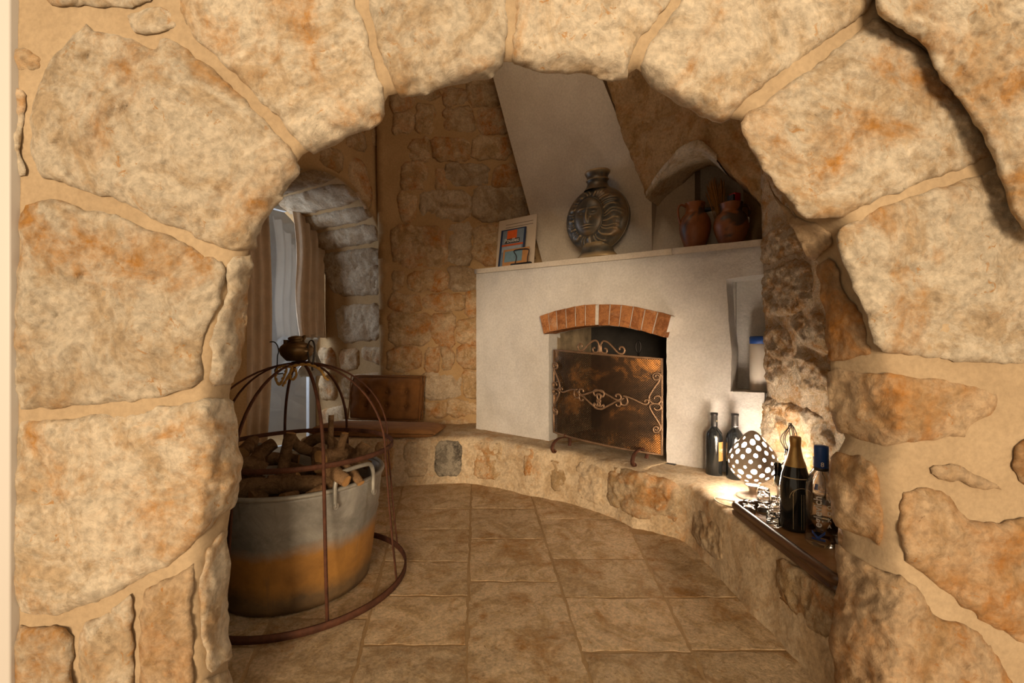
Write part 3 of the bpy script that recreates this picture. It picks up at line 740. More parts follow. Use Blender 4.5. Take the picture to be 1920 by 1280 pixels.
# firebox
for nm, b, m in (('firebox_back', (op_l - .1, op_r + .1, -.62, -.57, .2, 1.3), 'soot'), ('firebox_cheek', (op_l - .06, op_l + .002, -.60, -.10, .2, 1.3), 'jambsoot'), ('firebox_cheek', (op_r - .002, op_r + .06, -.60, -.10, .2, 1.3), 'soot'),
                 ('firebox_hearth', (op_l - .05, op_r + .05, -.60, .02, .2, zb((op_l + op_r) / 2) - .002), 'soot'), ('firebox_top', (op_l - .05, op_r + .05, -.60, -.16, 1.12, 1.2), 'soot')):
    v, f = fbox(*b); mk(nm, v, f, M[m], fire, smooth=False)
# side niche
for nm, b in (('niche_back', (niL - .1, TR + .25, -.21, -.175, .5, 1.36)), ('niche_floor', (niL - .1, TR + .25, -.20, -.02, nz0 - .05, nz0 - .002)), ('niche_cheek', (niL - .09, niL - .004, -.20, -.15, .5, 1.36)), ('niche_top', (niL - .1, TR + .25, -.20, -.14, nz1 + .01, nz1 + .05))):
    v, f = fbox(*b); mk(nm, v, f, M['plaster'], fire, smooth=False)
# brick arch
tb = [(1011, 592), (1027, 587), (1042, 582), (1060, 578), (1078, 574), (1097, 571), (1117, 570), (1122, 570), (1144, 570), (1165, 571), (1188, 574), (1210, 579), (1234, 584), (1260, 591)]
bb = [(1019, 626), (1031, 622), (1045, 619), (1062, 616), (1079, 613), (1097, 611), (1116, 610), (1121, 610), (1141, 610), (1160, 612), (1180, 615), (1201, 620), (1222, 626), (1247, 633)]
for i in range(13):
    if i == 6: continue
    q = [tb[i], tb[i + 1], bb[i + 1], bb[i]]; c = (sum(p[0] for p in q) / 4, sum(p[1] for p in q) / 4)
    q = [(c[0] + (p[0] - c[0]) * .88, c[1] + (p[1] - c[1]) * .985) for p in q]
    stone('brick', [FR.uv(*p, .055) for p in q], lambda u, z, h: fp(u, .055 + h, z), M['brick'], fire, res=.02, T=.14, bulge=.003, ew=.004, amp=.002, ns=16, rough=.0006, rings=2, seed=i * 1.1, round_=0, sharp=True)
poly = [FR.uv(p[0], p[1] + 1.5, .048) for p in tb] + [FR.uv(p[0], p[1] - 1.5, .048) for p in reversed(bb)]
stone('arch_mortar', poly, lambda u, z, h: fp(u, .048 + h, z), M['plaster'], fire, res=.03, T=.14, bulge=0, amp=.001, rough=0, round_=0, seed=2)
# chimney hood
hp = [(1018, 496), (985, 370), (958, 270), (925, 146), (905, 70), (895, 30), (1090, 30), (1112, 110), (1130, 150), (1170, 250), (1205, 330), (1222, 360), (1222, 485)]
v, f = stone_vf([HOOD.uv(*p) for p in hp], HOOD.P, res=.05, T=.35, bulge=.0, ew=.02, amp=.004, ns=4, rough=0, rings=2, seed=4, round_=0, sharp=True)
mk('chimney_hood', v, f, M['plaster_w'], fire)
# alcove over the mantel
for nm, b in (('alcove_back', (.85, FR.uv(1296, 400, -.30)[0], -.34, -.30, 1.36, 2.15)), ('alcove_cheek', (FR.uv(1296, 400, -.30)[0], FR.uv(1296, 400, -.30)[0] + .02, -.42, -.30, 1.36, 2.15)), ('alcove_back', (1.0, TR + .4, -.45, -.42, 1.36, 2.15))):
    v, f = fbox(*b); mk(nm, v, f, M['plaster_w'], fire, smooth=False)

# ================================================================ FIRE SCREEN
tl = FR.uv(1037, 730, .05)[0]; trr = FR.uv(1240, 750, .05)[0]; sw = trr - tl; z_lo = FR.uv(1140, 834, .08)[1]; z_hi = FR.uv(1140, 664, .08)[1]; zmid_b = zb((tl + trr) / 2)
scr = thing('fire_screen', 'bronze perforated fire screen with wrought scrollwork standing before the firebox', 'fire screen', fp((tl + trr) / 2, .04, zmid_b), math.atan2(DD.y, DD.x))
hw = sw / 2; b0 = z_lo - zmid_b; b1 = z_hi - zmid_b
bow = lambda x: -.05 * (1 - (x / hw) ** 2)                       # local -y faces the room
skew = lambda x: -.020 * (x / hw)
v, f, uvs = [], [], []
NX, NZ = 30, 14
for j in range(NZ + 1):
    for i in range(NX + 1):
        x = -hw + sw * i / NX; z = b0 + (b1 - b0) * j / NZ; v.append((x, bow(x), z + skew(x)))
for j in range(NZ):
    for i in range(NX): q = j * (NX + 1) + i; f.append((q, q + 1, q + NX + 2, q + NX + 1))
pan = mk('mesh_panel', v, f, M['screen'], scr); me = pan.data; uvl = me.uv_layers.new(name='UVMap')
for lp in me.loops:
    c = me.vertices[lp.vertex_index].co; k = 1 / .0085; uvl.data[lp.index].uv = ((c.x + c.z) * k * .7071, (c.x - c.z) * k * .7071)
ring = [(x, bow(x), b0 + skew(x)) for x in np.linspace(-hw, hw, 14)] + [(hw, 0, z + skew(hw)) for z in np.linspace(b0, b1, 6)[1:]] + [(x, bow(x), b1 + skew(x)) for x in np.linspace(hw, -hw, 14)[1:]] + [(-hw, 0, z + skew(-hw)) for z in np.linspace(b1, b0, 6)[1:-1]]
v, f = tube(ring, .007, 6, closed=True); mk('frame', v, f, M['bronze'], scr)
def spiral(cx, cz, r0, turns, a0, sgn=1, n=18): return [(cx + r0 * (1 - .72 * k / n) * math.cos(a0 + sgn * turns * 6.283 * k / n), cz + r0 * (1 - .72 * k / n) * math.sin(a0 + sgn * turns * 6.283 * k / n)) for k in range(n + 1)]
def scrol(pts, r=.0060, dy=-.012, nm='scroll'):
    p3 = [(x, bow(max(-hw, min(hw, x))) + dy, z + skew(x)) for x, z in pts]; v, f = tube(spline(p3, 3), r, 6); mk(nm, v, f, M['bronze'], scr)
def ess(p, q, r, s1, s2):      # bar from p to q with a curl at each end
    P, Q = Vector(p), Vector(q); d = (Q - P).normalized(); n_ = Vector((-d.y, d.x))
    c1 = P + n_ * r * s1; a1 = math.atan2(P.y - c1.y, P.x - c1.x); sp1 = spiral(c1.x, c1.y, r, .95, a1, -s1 if s1 else 1)
    c2 = Q + n_ * r * s2; a2 = math.atan2(Q.y - c2.y, Q.x - c2.x); sp2 = spiral(c2.x, c2.y, r, .95, a2, s2)
    return list(reversed(sp1)) + sp2
def spx(pts):      # points read off the picture of the right half, in screen coordinates
    out = []
    for cx_, cy_ in pts:
        t, z = FR.uv(880 + cx_ * .3125, 480 + cy_ * .3125, .085); x = t - (tl + trr) / 2; out.append((x, z - zmid_b - skew(x)))
    return out
SC = [[(772, 864), (792, 856), (796, 836), (780, 824), (764, 836), (754, 815), (768, 800), (800, 810), (850, 838), (893, 862), (915, 852), (908, 830), (888, 828), (884, 842)],
      [(772, 868), (790, 876), (792, 894), (774, 896), (758, 880), (758, 900), (775, 912), (805, 912), (850, 890), (893, 868), (914, 878), (908, 898), (890, 896), (886, 884)],
      [(930, 850), (912, 866), (918, 888), (940, 892), (952, 872), (944, 846), (925, 838), (955, 845), (1000, 866), (1040, 888), (1066, 886), (1068, 866), (1050, 864), (1048, 876)],
      [(1104, 728), (1112, 714), (1128, 722), (1124, 742), (1100, 742), (1092, 716), (1110, 702), (1134, 712), (1128, 748), (1100, 792), (1076, 836), (1072, 862), (1092, 884), (1122, 888), (1138, 866), (1128, 842), (1104, 846), (1100, 862)],
      [(1104, 1040), (1112, 1050), (1122, 1038), (1112, 1026), (1096, 1034), (1098, 1058), (1118, 1062), (1134, 1040), (1126, 1006), (1098, 956), (1078, 916), (1076, 896), (1096, 888), (1124, 892), (1138, 908), (1128, 926), (1106, 924), (1100, 910)]]
CR_ = [[(800, 556), (788, 560), (786, 574), (802, 580), (818, 566), (812, 544), (790, 524), (772, 540), (770, 574)][::-1] ]
for sx in (-1, 1):
    for pl in SC: scrol([(sx * x, z) for x, z in spx(pl)], nm='scroll')
    scrol([(sx * x, z) for x, z in [(.004, b1 + .006), (.004, b1 + .045), (.018, b1 + .072), (.045, b1 + .070), (.075, b1 + .045), (.105, b1 + .016), (.130, b1 + .012), (.142, b1 + .030), (.132, b1 + .048), (.115, b1 + .044), (.114, b1 + .030)]], dy=0, nm='crest_scroll')
    scrol([(sx * x, z) for x, z in [(.008, b1 + .05), (.008, b1 + .02), (.022, b1 + .008), (.040, b1 + .012), (.042, b1 + .030), (.028, b1 + .034)]], dy=0, nm='crest_scroll')
    foot = [(sx * hw * .72, -.15, .02), (sx * hw * .72, -.135, .008), (sx * hw * .72, -.155, .006), (sx * hw * .72, -.17, .03), (sx * hw * .72, -.15, .06), (sx * hw * .72, -.10, .075), (sx * hw * .72, -.04, .072), (sx * hw * .72, .02, .06), (sx * hw * .72, .035, .03), (sx * hw * .72, .025, .008)]
    v, f = tube(spline([(x, y, z + 0.0) for x, y, z in foot], 5), .011, 8, flat=.4); mk('foot', v, f, M['rust'], scr)
    v, f = tube([(sx * hw * .72, -.03, .07), (sx * hw * .72, bow(hw * .72), b0 + .01 + skew(sx * hw * .72))], .007, 6); mk('foot_post', v, f, M['rust'], scr)
# fire tool behind the screen
q = FR.uv(1197, 650, -.2); tl_ = thing('fire_poker', 'black iron fire tool with a ring handle standing inside the firebox', 'fire tool', fp(q[0], -.2, zb(q[0])), math.atan2(DD.y, DD.x))
zh = FR.uv(1197, 650, -.2)[1] - zb(q[0])
v, f = tube([(0, 0, 0), (0, 0, zh - .03)], .006, 8); mk('shaft', v, f, M['iron'], tl_)
v, f = tube([(.015 * math.cos(a), 0, zh + .034 * math.sin(a)) for a in np.linspace(0, 6.283, 21)[:-1]], .006, 8, closed=True); mk('ring_handle', v, f, M['iron'], tl_)
v, f = join(tube([(-.05, 0, zh - .09), (.12, 0, zh - .09)], .008, 6), tube([(.045, 0, zh - .09), (.045, 0, zh - .055)], .006, 6), tube([(.11, 0, zh - .09), (.11, 0, zh - .06)], .006, 6)); mk('cross_bar', v, f, M['iron'], tl_)
v, f = lathe([(.001, 0), (.07, 0), (.07, .008), (.012, .015), (.001, .016)], 20, False); mk('base', v, f, M['iron'], tl_)

# ================================================================ MANTEL OBJECTS
def on_mantel(px, q): t = FR.uv(px, 470, q)[0]; return fp(t, q, zm(t) + .004)
FACE = math.atan2(DD.y, DD.x)
vb = on_mantel(1120, -.075); vase = thing('moon_flask_vase', 'round dark bronzed vase with a sun face in relief on the mantel', 'vase', vb, FACE)
Yv = vb.y; R = .204; cz = .232
def sunrel(x, z):      # relief height over the disc, x,z in units of R, face a little left of centre
    fx, fz = x + .12, z - .05; r = math.hypot(fx / .46, fz / .58); th = math.atan2(fz, fx); rr = math.hypot(x, z); h = 0.0
    if r < 1:
        h = .34 * math.sqrt(1 - r * r)
        h += .16 * math.exp(-(fx / .05) ** 2 - ((fz + .05) / .19) ** 2)          # nose
        for e in (-1, 1):
            h -= .09 * math.exp(-((fx - e * .19) / .10) ** 2 - ((fz - .10) / .07) ** 2)
            h += .07 * math.exp(-((fx - e * .19) / .06) ** 2 - ((fz - .09) / .035) ** 2)
            h += .07 * math.exp(-((fx - e * .19) / .13) ** 2 - ((fz - .21) / .035) ** 2)
        h += .08 * math.exp(-(fx / .12) ** 2 - ((fz + .285) / .03) ** 2) + .08 * math.exp(-(fx / .10) ** 2 - ((fz + .355) / .03) ** 2) - .05 * math.exp(-(fx / .13) ** 2 - ((fz + .32) / .015) ** 2)
        h += .05 * math.exp(-(fx / .10) ** 2 - ((fz + .47) / .07) ** 2)
    else:
        k = 11; ph = (th * k / 6.283 + .22 * math.sin(rr * 7 + th * 2)) % 1.0; e = abs(ph - .5) * 2
        lim = .97 - .12 * abs(math.sin(th * k / 2))
        if rr < lim:
            h = .10 * (1 - e) ** .6 + .07 * math.exp(-(e / .10) ** 2) + .07 * math.exp(-((e - .82) / .10) ** 2)
            h *= min(1, (r - 1) * 6 + .3) * min(1, (lim - rr) * 10)
    return h
v, f = [], []; NR, NA = 60, 150
half = lambda rr: .058 * math.sqrt(max(0, 1 - rr ** 3.2)) + .006
for side in (-1, 1):
    base = len(v)
    for i in range(NR + 1):
        rr = i / NR
        for k in range(NA):
            a = 6.28318 * k / NA; x, z = rr * math.cos(a), rr * math.sin(a); d = half(rr) + (sunrel(x, z) * .085 if side == -1 else 0)
            v.append((x * R, side * d, cz + z * R * .96))
    for i in range(NR):
        for k in range(NA):
            q = (base + i * NA + k, base + i * NA + (k + 1) % NA, base + (i + 1) * NA + (k + 1) % NA, base + (i + 1) * NA + k); f.append(q if side == 1 else tuple(reversed(q)))
b1_, b2_ = NR * NA, (NR + 1) * NA + NR * NA
for k in range(NA): f.append((b1_ + k, b1_ + (k + 1) % NA, b2_ + (k + 1) % NA, b2_ + k))
mk('flask_body', v, f, M['vase'], vase)
v, f = lathe([(.085, .405), (.070, .425), (.062, .445), (.064, .462), (.072, .466), (.064, .474), (.066, .490), (.078, .508), (.080, .515), (.076, .520), (.060, .518), (.052, .50), (.050, .46)], 36, False)
mk('neck', xf((v, f), lambda p: Vector((p.x, p.y * .75, p.z)))[0], f, M['vase'], vase)
v, f = lathe([(.06, .004), (.125, .0), (.128, .010), (.105, .035), (.098, .06), (.10, .09)], 40, True)
mk('foot', xf((v, f), lambda p: Vector((p.x, p.y * .62, p.z)))[0], f, M['vase'], vase)

def jug(px, q, label, mirror, h, rm, grp='terracotta jugs on the mantel'):
    b = on_mantel(px, q); t = thing('terracotta_jug', label, 'jug', b, 0, grp)
    pr = [(.001, .0), (.55 * rm, 0), (.60 * rm, .02 * h), (.80 * rm, .2 * h), (.97 * rm, .40 * h), (rm, .52 * h), (.94 * rm, .64 * h), (.78 * rm, .74 * h), (.64 * rm, .79 * h), (.60 * rm, .86 * h), (.63 * rm, .96 * h), (.66 * rm, h), (.60 * rm, h), (.54 * rm, .88 * h), (.52 * rm, .6 * h), (.3 * rm, .4 * h), (.001, .38 * h)]
    v, f = lathe([tuple(p) for p in spline([(r, 0, z) for r, z in pr], 3) and [(p.x if p.x > 0 else .0005, p.z) for p in spline([(r, 0, z) for r, z in pr], 3)]], 40, False)
    mk('body', v, f, M['jug'], t)
    s = mirror
    hp_ = spline([(s * .60 * rm, 0, .93 * h), (s * .92 * rm, 0, .97 * h), (s * 1.12 * rm, 0, .90 * h), (s * 1.10 * rm, 0, .72 * h), (s * .96 * rm, 0, .55 * h)], 6)
    v, f = tube(hp_, .0085, 8, flat=.7); mk('handle', v, f, M['jug'], t); return t, b
j1, jb1 = jug(1303, -.13, 'smoke-stained terracotta jug with its handle towards the sun vase', -1, .252, .080)
j2, jb2 = jug(1371, -.13, 'terracotta jug with white glaze chip holding a red book', 1, .222, .084)
v, f = stone_vf([(0, 0), (.012, .004), (.016, .03), (.004, .034)], lambda u, w_, h: Vector((.050 + u, -.060 - h + .4 * u * u, .105 + w_)), res=.008, T=.004, bulge=.002, amp=.001, rough=.003, seed=1)
mk('glaze_chip', v, f, M['print_w'], j2)
rb = jb2 + Vector((.012, -.005, .088))
o = thing('red_book', 'small red-covered book with black spine upright in the right jug', 'book', rb, .35)
v, f = boxvf(-.012, .024, -.02, .02, 0, .185, .002); mk('cover', v, f, M['red'], o)
v, f = boxvf(-.026, -.0122, -.02, .02, .0, .175, .003); mk('spine', v, f, M['black'], o)
wb = on_mantel(1352, -.22) ; wt = thing('wheat_bunch', 'fan of dried wheat stalks standing behind the two jugs', 'dried wheat', wb)
wt.location = wb
rw = random.Random(3)
vv, ff = [], []
for i in range(70):
    a = rw.uniform(-1, 1); c = rw.uniform(-1, 1); top = Vector((-.028 + a * .050, c * .03, .36 + rw.uniform(-.03, .045) - abs(a) * .02)); bot = Vector((.008 + a * .01, c * .008, .0))
    mid = bot.lerp(top, .55) - Vector((a * .012, 0, 0)); tv = tube(spline([bot, mid, top], 4), [.0011] * 6 + [.0022, .0022, .0008], 4); vv, ff = join((vv, ff), tv)
o = mk('stalks', vv, ff, M['straw'], wt); o['kind'] = 'stuff'
v, f = tube([(.014 * math.cos(a) + .008, .012 * math.sin(a), .10) for a in np.linspace(0, 6.283, 15)[:-1]], .003, 6, closed=True); mk('binding', v, f, M['rope'], wt)
b = on_mantel(1343, -.24); o = thing('navy_box', 'dark navy bar glimpsed between the two jugs', 'box', b, FACE)
zbar = EYE + (640 - 396) / F * b.y - b.z
v, f = boxvf(-.07, .07, -.03, .03, zbar, zbar + .022, .004); mk('lid', v, f, M['navy'], o)
v, f = boxvf(-.06, .06, -.026, .026, 0, zbar - .001, .004); mk('box_body', v, f, M['jarwhite'], o)

# leaflets and guide book on the left end of the mantel
def card(name, label, cat, px0, px1, py0, py1, q, lean, thick, mat):
    t0, t1 = FR.uv(px0, py1, q)[0], FR.uv(px1, py1, q)[0]; h = FR.uv(px0, py0, q)[1] - zm(t0) - .004
    o = thing(name, label, cat, fp((t0 + t1) / 2, q, zm((t0 + t1) / 2) + .005), FACE); w = (t1 - t0) / 2
    sh = lambda p: Vector((p.x, p.y + p.z * lean, p.z))
    v, f = boxvf(-w, w, 0, thick, 0, h, .001); mk('cover', [sh(Vector(p)) for p in v], f, mat, o, smooth=False)
    return o, w, h, sh
def patch(o, sh, x0, x1, z0, z1, mat, nm='print', dy=-.0008): mk(nm, [sh(Vector(p)) for p in ((x0, dy, z0), (x1, dy, z0), (x1, dy, z1), (x0, dy, z1))], [(0, 1, 2, 3)], mat, o, smooth=False)
def text_vf(s, size, bold=0.0, sp=1.0):
    cu = bpy.data.curves.new('t', 'FONT'); cu.body = s; cu.size = size; cu.align_x = 'CENTER'; cu.offset = bold; cu.space_character = sp; cu.resolution_u = 3
    ob = bpy.data.objects.new('t', cu); COL.objects.link(ob); dg = bpy.context.evaluated_depsgraph_get(); dg.update()
    me = ob.evaluated_get(dg).to_mesh(); v = [x.co.copy() for x in me.vertices]; f = [tuple(p.vertices) for p in me.polygons]
    ob.evaluated_get(dg).to_mesh_clear(); bpy.data.objects.remove(ob); bpy.data.curves.remove(cu); return v, f
def ptext(o, sh, s, size, x, z, mat, dy=-.0014, nm='title', bold=0.0):
    v, f = text_vf(s, size, bold); mk(nm, [sh(Vector((p.x + x, dy, p.y + z))) for p in v], f, mat, o, smooth=False)
o, w, h, sh = card('booklet', 'tall cream booklet leaning behind the guide book', 'booklet', 929, 1000, 412, 492, -.10, .12, .008, M['paper'])
gl = mat_plain('grey_print', (.20, .15, .11), .8)
for z in (.88, .82): patch(o, sh, -w * .6, w * .85, h * z, h * z + .004, gl, 'text_line')
bk, w, h, sh = card('guide_book', 'blue and orange travel guide titled Pouilles leaning on the mantel', 'book', 933, 979, 430, 495, -.05, .16, .012, mat_plain('guide_navy', (.02, .035, .08), .5))
C = lambda n, c: mat_plain(n, c, .6, var=.12, vs=40)
patch(bk, sh, -w * .82, w * .9, h * .03, h * .97, C('guide_sky', (.16, .20, .24)), 'cover_photo', -.0006)
patch(bk, sh, -w * .45, w * .35, h * .74, h * .96, C('guide_orange', (.62, .10, .012)), 'cover_print', -.0010)
patch(bk, sh, -w * .6, w * .6, h * .62, h * .74, C('guide_dark', (.03, .025, .02)), 'cover_print', -.0010)
patch(bk, sh, -w * .82, w * .9, h * .55, h * .60, C('guide_orange2', (.50, .09, .02)), 'cover_print', -.0011)
patch(bk, sh, -w * .78, w * .78, h * .40, h * .54, C('guide_pale', (.30, .33, .36)), 'cover_print', -.0011)
ptext(bk, sh, 'Pouilles', .040, -.004, h * .645, M['print_w'], -.0016)
pc, w, h, sh = card('postcard', 'pale blue and ochre card in front of the guide book', 'card', 941, 990, 468, 496, -.025, .15, .003, C('card_ochre', (.42, .20, .07)))
patch(pc, sh, -w * .85, w * .5, h * .25, h * .88, C('card_blue', (.15, .24, .28)), 'picture')
b = on_mantel(978, -.012); o = thing('wire_stand', 'small black wire stand at the left end of the mantel', 'stand', b, FACE)
s_ = b.y / F
lp = [(-16, 2), (-12, 16), (-18, 27), (-8, 29), (12, 28), (17, 24), (14, 14), (13, 3)]
v, f = tube(spline([(x * s_, .0, z * s_) for x, z in lp], 5), .0035, 6); mk('wire_loop', v, f, M['iron'], o)
v, f = boxvf(-.085, .075, -.012, .012, 0, .012, .004); mk('foot_bar', v, f, M['iron'], o)

# jar in the side niche
q = FR.uv(1420, 700, -.10); jr = thing('jar', 'white plastic jar with blue lid in the fireplace side niche', 'jar', fp(q[0] + .012, -.10, nz0))
hz = FR.uv(1427, 640, -.10)[1] - nz0
v, f = lathe([(.001, 0), (.044, 0), (.047, .006), (.047, hz - .02), (.040, hz), (.001, hz)], 32, False); mk('jar_body', v, f, M['jarwhite'], jr)
v, f = lathe([(.042, hz - .012), (.046, hz - .010), (.047, hz + .02), (.042, hz + .026), (.001, hz + .027)], 48, False); mk('lid', v, f, M['blue'], jr)

# ================================================================ BOTTLES, LAMP, TRAY ON THE RIGHT LEDGE
def bottle(name, label, cat, loc, h, r, pr, mat, rz=0, group=None):
    t = thing(name, label, cat, loc, rz, group); v, f = lathe([(max(.0005, a * r), z * h) for a, z in pr], 48, False); mk('glass_body', v, f, mat, t); return t
def wrap(o, nm, r, a0, a1, z0, z1, mat, n=16):      # curved label on a bottle, angle measured about local z, -pi/2 faces -y
    v, f = [], []
    for k in range(n + 1):
        a = a0 + (a1 - a0) * k / n
        for z in (z0, z1): v.append((r * math.cos(a), r * math.sin(a), z))
    for k in range(n): f.append((2 * k, 2 * k + 2, 2 * k + 3, 2 * k + 1))
    return mk(nm, v, f, mat, o)
def wraptext(o, nm, s, size, r, ac, zc, mat, rot=0, bold=0.0, sp=1.0):
    v, f = text_vf(s, size, bold, sp); c, sn = math.cos(rot), math.sin(rot); out = []
    for p in v:
        x, y = p.x * c - p.y * sn, p.x * sn + p.y * c; a = ac + x / r; out.append((r * math.cos(a), r * math.sin(a), zc + y))
    return mk(nm, out, f, mat, o, smooth=False)
WP = [(0, .012), (.80, .0), (.97, .01), (1, .03), (1, .60), (.98, .64), (.88, .69), (.62, .735), (.42, .765), (.37, .79), (.36, .96), (.40, .962), (.40, .995), (.36, 1.0), (0, 1.0)]
lz = .257
def ledge(px, py, z=lz): p = onz(px, py, z); p.z = z; return p
w1 = ledge(1339, 890); w2 = ledge(1378, 897)
b1o = bottle('wine_bottle', 'dark wine bottle with amber label against the white fireplace wall', 'bottle', w1, .30, .0385, WP, M['black_glass'], 0, 'wine bottles on the ledge')
v, f = lathe([(.0152, .236), (.0158, .238), (.0150, .287), (.0170, .288), (.0170, .300), (.0005, .3005)], 32, False); mk('capsule', v, f, M['capsule'], b1o)
wrap(b1o, 'front_label', .0389, -1.45, -.40, .075, .165, M['label_or'])
wraptext(b1o, 'label_print', 'LIBRA', .016, .0393, -.85, .122, M['print_w']); wrap(b1o, 'label_line', .0392, -1.1, -.5, .116, .1175, M['print_w']); wrap(b1o, 'capsule_seal', .0162, -1.35, -.9, .258, .266, M['goldline'], 6)
b2o = bottle('wine_bottle', 'dark wine bottle with black label half behind the dotted lamp', 'bottle', w2, .305, .0385, WP, M['black_glass'], 0, 'wine bottles on the ledge')
v, f = lathe([(.0152, .24), (.0158, .242), (.0150, .292), (.0170, .293), (.0170, .305), (.0005, .3055)], 32, False); mk('capsule', v, f, M['capsule'], b2o)
wrap(b2o, 'front_label', .0389, -2.3, -.5, .04, .16, M['label_dk']); wraptext(b2o, 'label_print', 'CT', .016, .0393, -1.65, .135, M['print_w']); wrap(b2o, 'label_line', .0392, -2.0, -1.2, .122, .1235, M['goldline']); wrap(b2o, 'capsule_band', .0163, -2.4, -.4, .246, .248, M['print_w'])
# lamp
lp_ = ledge(1411, 932, .256); lamp = thing('dotted_lamp', 'glowing drop-shaped table lamp pierced all over with round holes', 'lamp', lp_)
LR = .090; lc = .155
def drop(th):     # polar angle from the top -> (r, z)
    z = math.cos(th); r = math.sin(th)
    return (LR * r * (1 - .20 * max(0, z) ** 1.5), lc + LR * (z * 1.0 + .32 * max(0, z) ** 6 - .02))
HN = 92; holes = []
for i in range(HN):
    th = math.acos(1 - 2 * (i + 2.2) / HN * .91); ph = i * 2.399963
    holes.append((Vector((math.sin(th) * math.cos(ph), math.sin(th) * math.sin(ph), math.cos(th))), [.104, .072, .118, .086, .060][i % 5] * (1 if th < 2.2 else .9)))
NT_, NP_ = 150, 300; V, Fc = [], []; dirs = []
for i in range(NT_ + 1):
    th = .012 + (math.pi - .30) * i / NT_
    for k in range(NP_):
        ph = 6.283185 * k / NP_; dirs.append(Vector((math.sin(th) * math.cos(ph), math.sin(th) * math.sin(ph), math.cos(th))))
DN = np.array(dirs); HD = np.array([h[0] for h in holes]); HA = np.array([h[1] for h in holes])
ang = np.arccos(np.clip(DN @ HD.T, -1, 1)); which = (ang / HA).argmin(1)
fidx = []
for i in range(NT_):
    for k in range(NP_): fidx.append((i * NP_ + k, i * NP_ + (k + 1) % NP_, (i + 1) * NP_ + (k + 1) % NP_, (i + 1) * NP_ + k))
FA = np.array(fidx); cen_ = DN[FA].mean(1); cen_ /= np.linalg.norm(cen_, axis=1)[:, None]
inh = (np.arccos(np.clip(cen_ @ HD.T, -1, 1)) < HA).any(1)
keep = FA[~inh]; rim = np.intersect1d(np.unique(FA[inh]), np.unique(keep))
for i in rim:
    h = HD[which[i]]; d = DN[i]; t = d - h * (d @ h); t /= np.linalg.norm(t) + 1e-9; a = HA[which[i]]; DN[i] = h * math.cos(a) + t * math.sin(a)
def dpos(d, s): th = math.acos(max(-1, min(1, d[2]))); r, z = drop(th); L = math.hypot(d[0], d[1]) + 1e-9; return (d[0] / L * r * s, d[1] / L * r * s, lc + (z - lc) * s)
used = np.unique(keep); remap = {int(u): i for i, u in enumerate(used)}
sh_o = mk('shade', [dpos(DN[u], 1) for u in used], [tuple(remap[int(q)] for q in fq) for fq in keep], M['shade'], lamp)
md = sh_o.modifiers.new('wall', 'SOLIDIFY'); md.thickness = .004; md.offset = -1
v, f = lathe([(drop(.02 + 2.9 * i / 24)[0] * .93, lc + (drop(.02 + 2.9 * i / 24)[1] - lc) * .93) for i in range(25)], 48, True)
mk('glowing_liner', v, f, mat_emit('lamp_glow', (1.0, .86, .70), 185.0), lamp)
v, f = lathe([(.001, 0), (.062, 0), (.062, .006), (.045, .012), (.016, .016), (.012, .028), (.018, .046), (.03, .052), (.001, .052)], 32, False); mk('foot', v, f, M['shade'], lamp)
c0 = lp_ + Vector((0, 0, 0))
cp = [Vector((.01, -.03, .02)), Vector((-.0, -.075, .03)), Vector((-.04, -.085, .006)), Vector((-.12, -.05, .004)), Vector((-.165, -.02, .004)), Vector((-.17, -.08, .004)), Vector((-.13, -.13, .004)), Vector((-.06, -.16, .004))]
v, f = tube(spline(cp, 8), .0028, 8); co = mk('lamp_cord', v, f, M['cord'], lamp)
# tray
TX0, TX1, TY0, TY1, TZ = .822, 1.13, 1.15, 1.715, .258
tray = thing('wooden_tray', 'dark brown moulded wooden tray with bottles and glasses on the right ledge', 'tray', ((TX0 + TX1) / 2, (TY0 + TY1) / 2, TZ))
def rrect(x, y, r, n=6):
    out = []
    for sx, sy, a0 in ((1, 1, 0), (-1, 1, 1.5708), (-1, -1, 3.1416), (1, -1, 4.7124)):
        for k in range(n + 1): a = a0 + 1.5708 * k / n; out.append((sx * (x - r) + r * math.cos(a), sy * (y - r) + r * math.sin(a)))
    return out
hx, hy = (TX1 - TX0) / 2, (TY1 - TY0) / 2
prof_t = [(0, .0), (.004, .002), (.006, .010), (.0, .014), (.0, .020), (.006, .026), (.006, .036), (.002, .044), (-.006, .047), (-.014, .044), (-.016, .036), (-.017, .012)]
v, f = [], []
for d, z in prof_t:
    for x, y in rrect(hx + d, hy + d, .035 + d): v.append((x, y, z))
n = len(v) // len(prof_t)
for i in range(len(prof_t) - 1):
    for k in range(n): f.append((i * n + k, i * n + (k + 1) % n, (i + 1) * n + (k + 1) % n, (i + 1) * n + k))
mk('rim', v, f, M['tray'], tray)
v = [(x, y, .004) for x, y in rrect(hx - .002, hy - .002, .03)] + [(x, y, .012) for x, y in rrect(hx - .012, hy - .012, .03)]
f = [tuple(reversed(range(n))), tuple(range(n, 2 * n))] + [(k, (k + 1) % n, n + (k + 1) % n, n + k) for k in range(n)]
mk('base', v, f, mat_plain('tray_base_veneer', (.40, .22, .09), .16, var=.3, vs=12), tray, smooth=False)
TB = TZ + .0125
def ont(X, Y): return Vector((X, Y, TB))
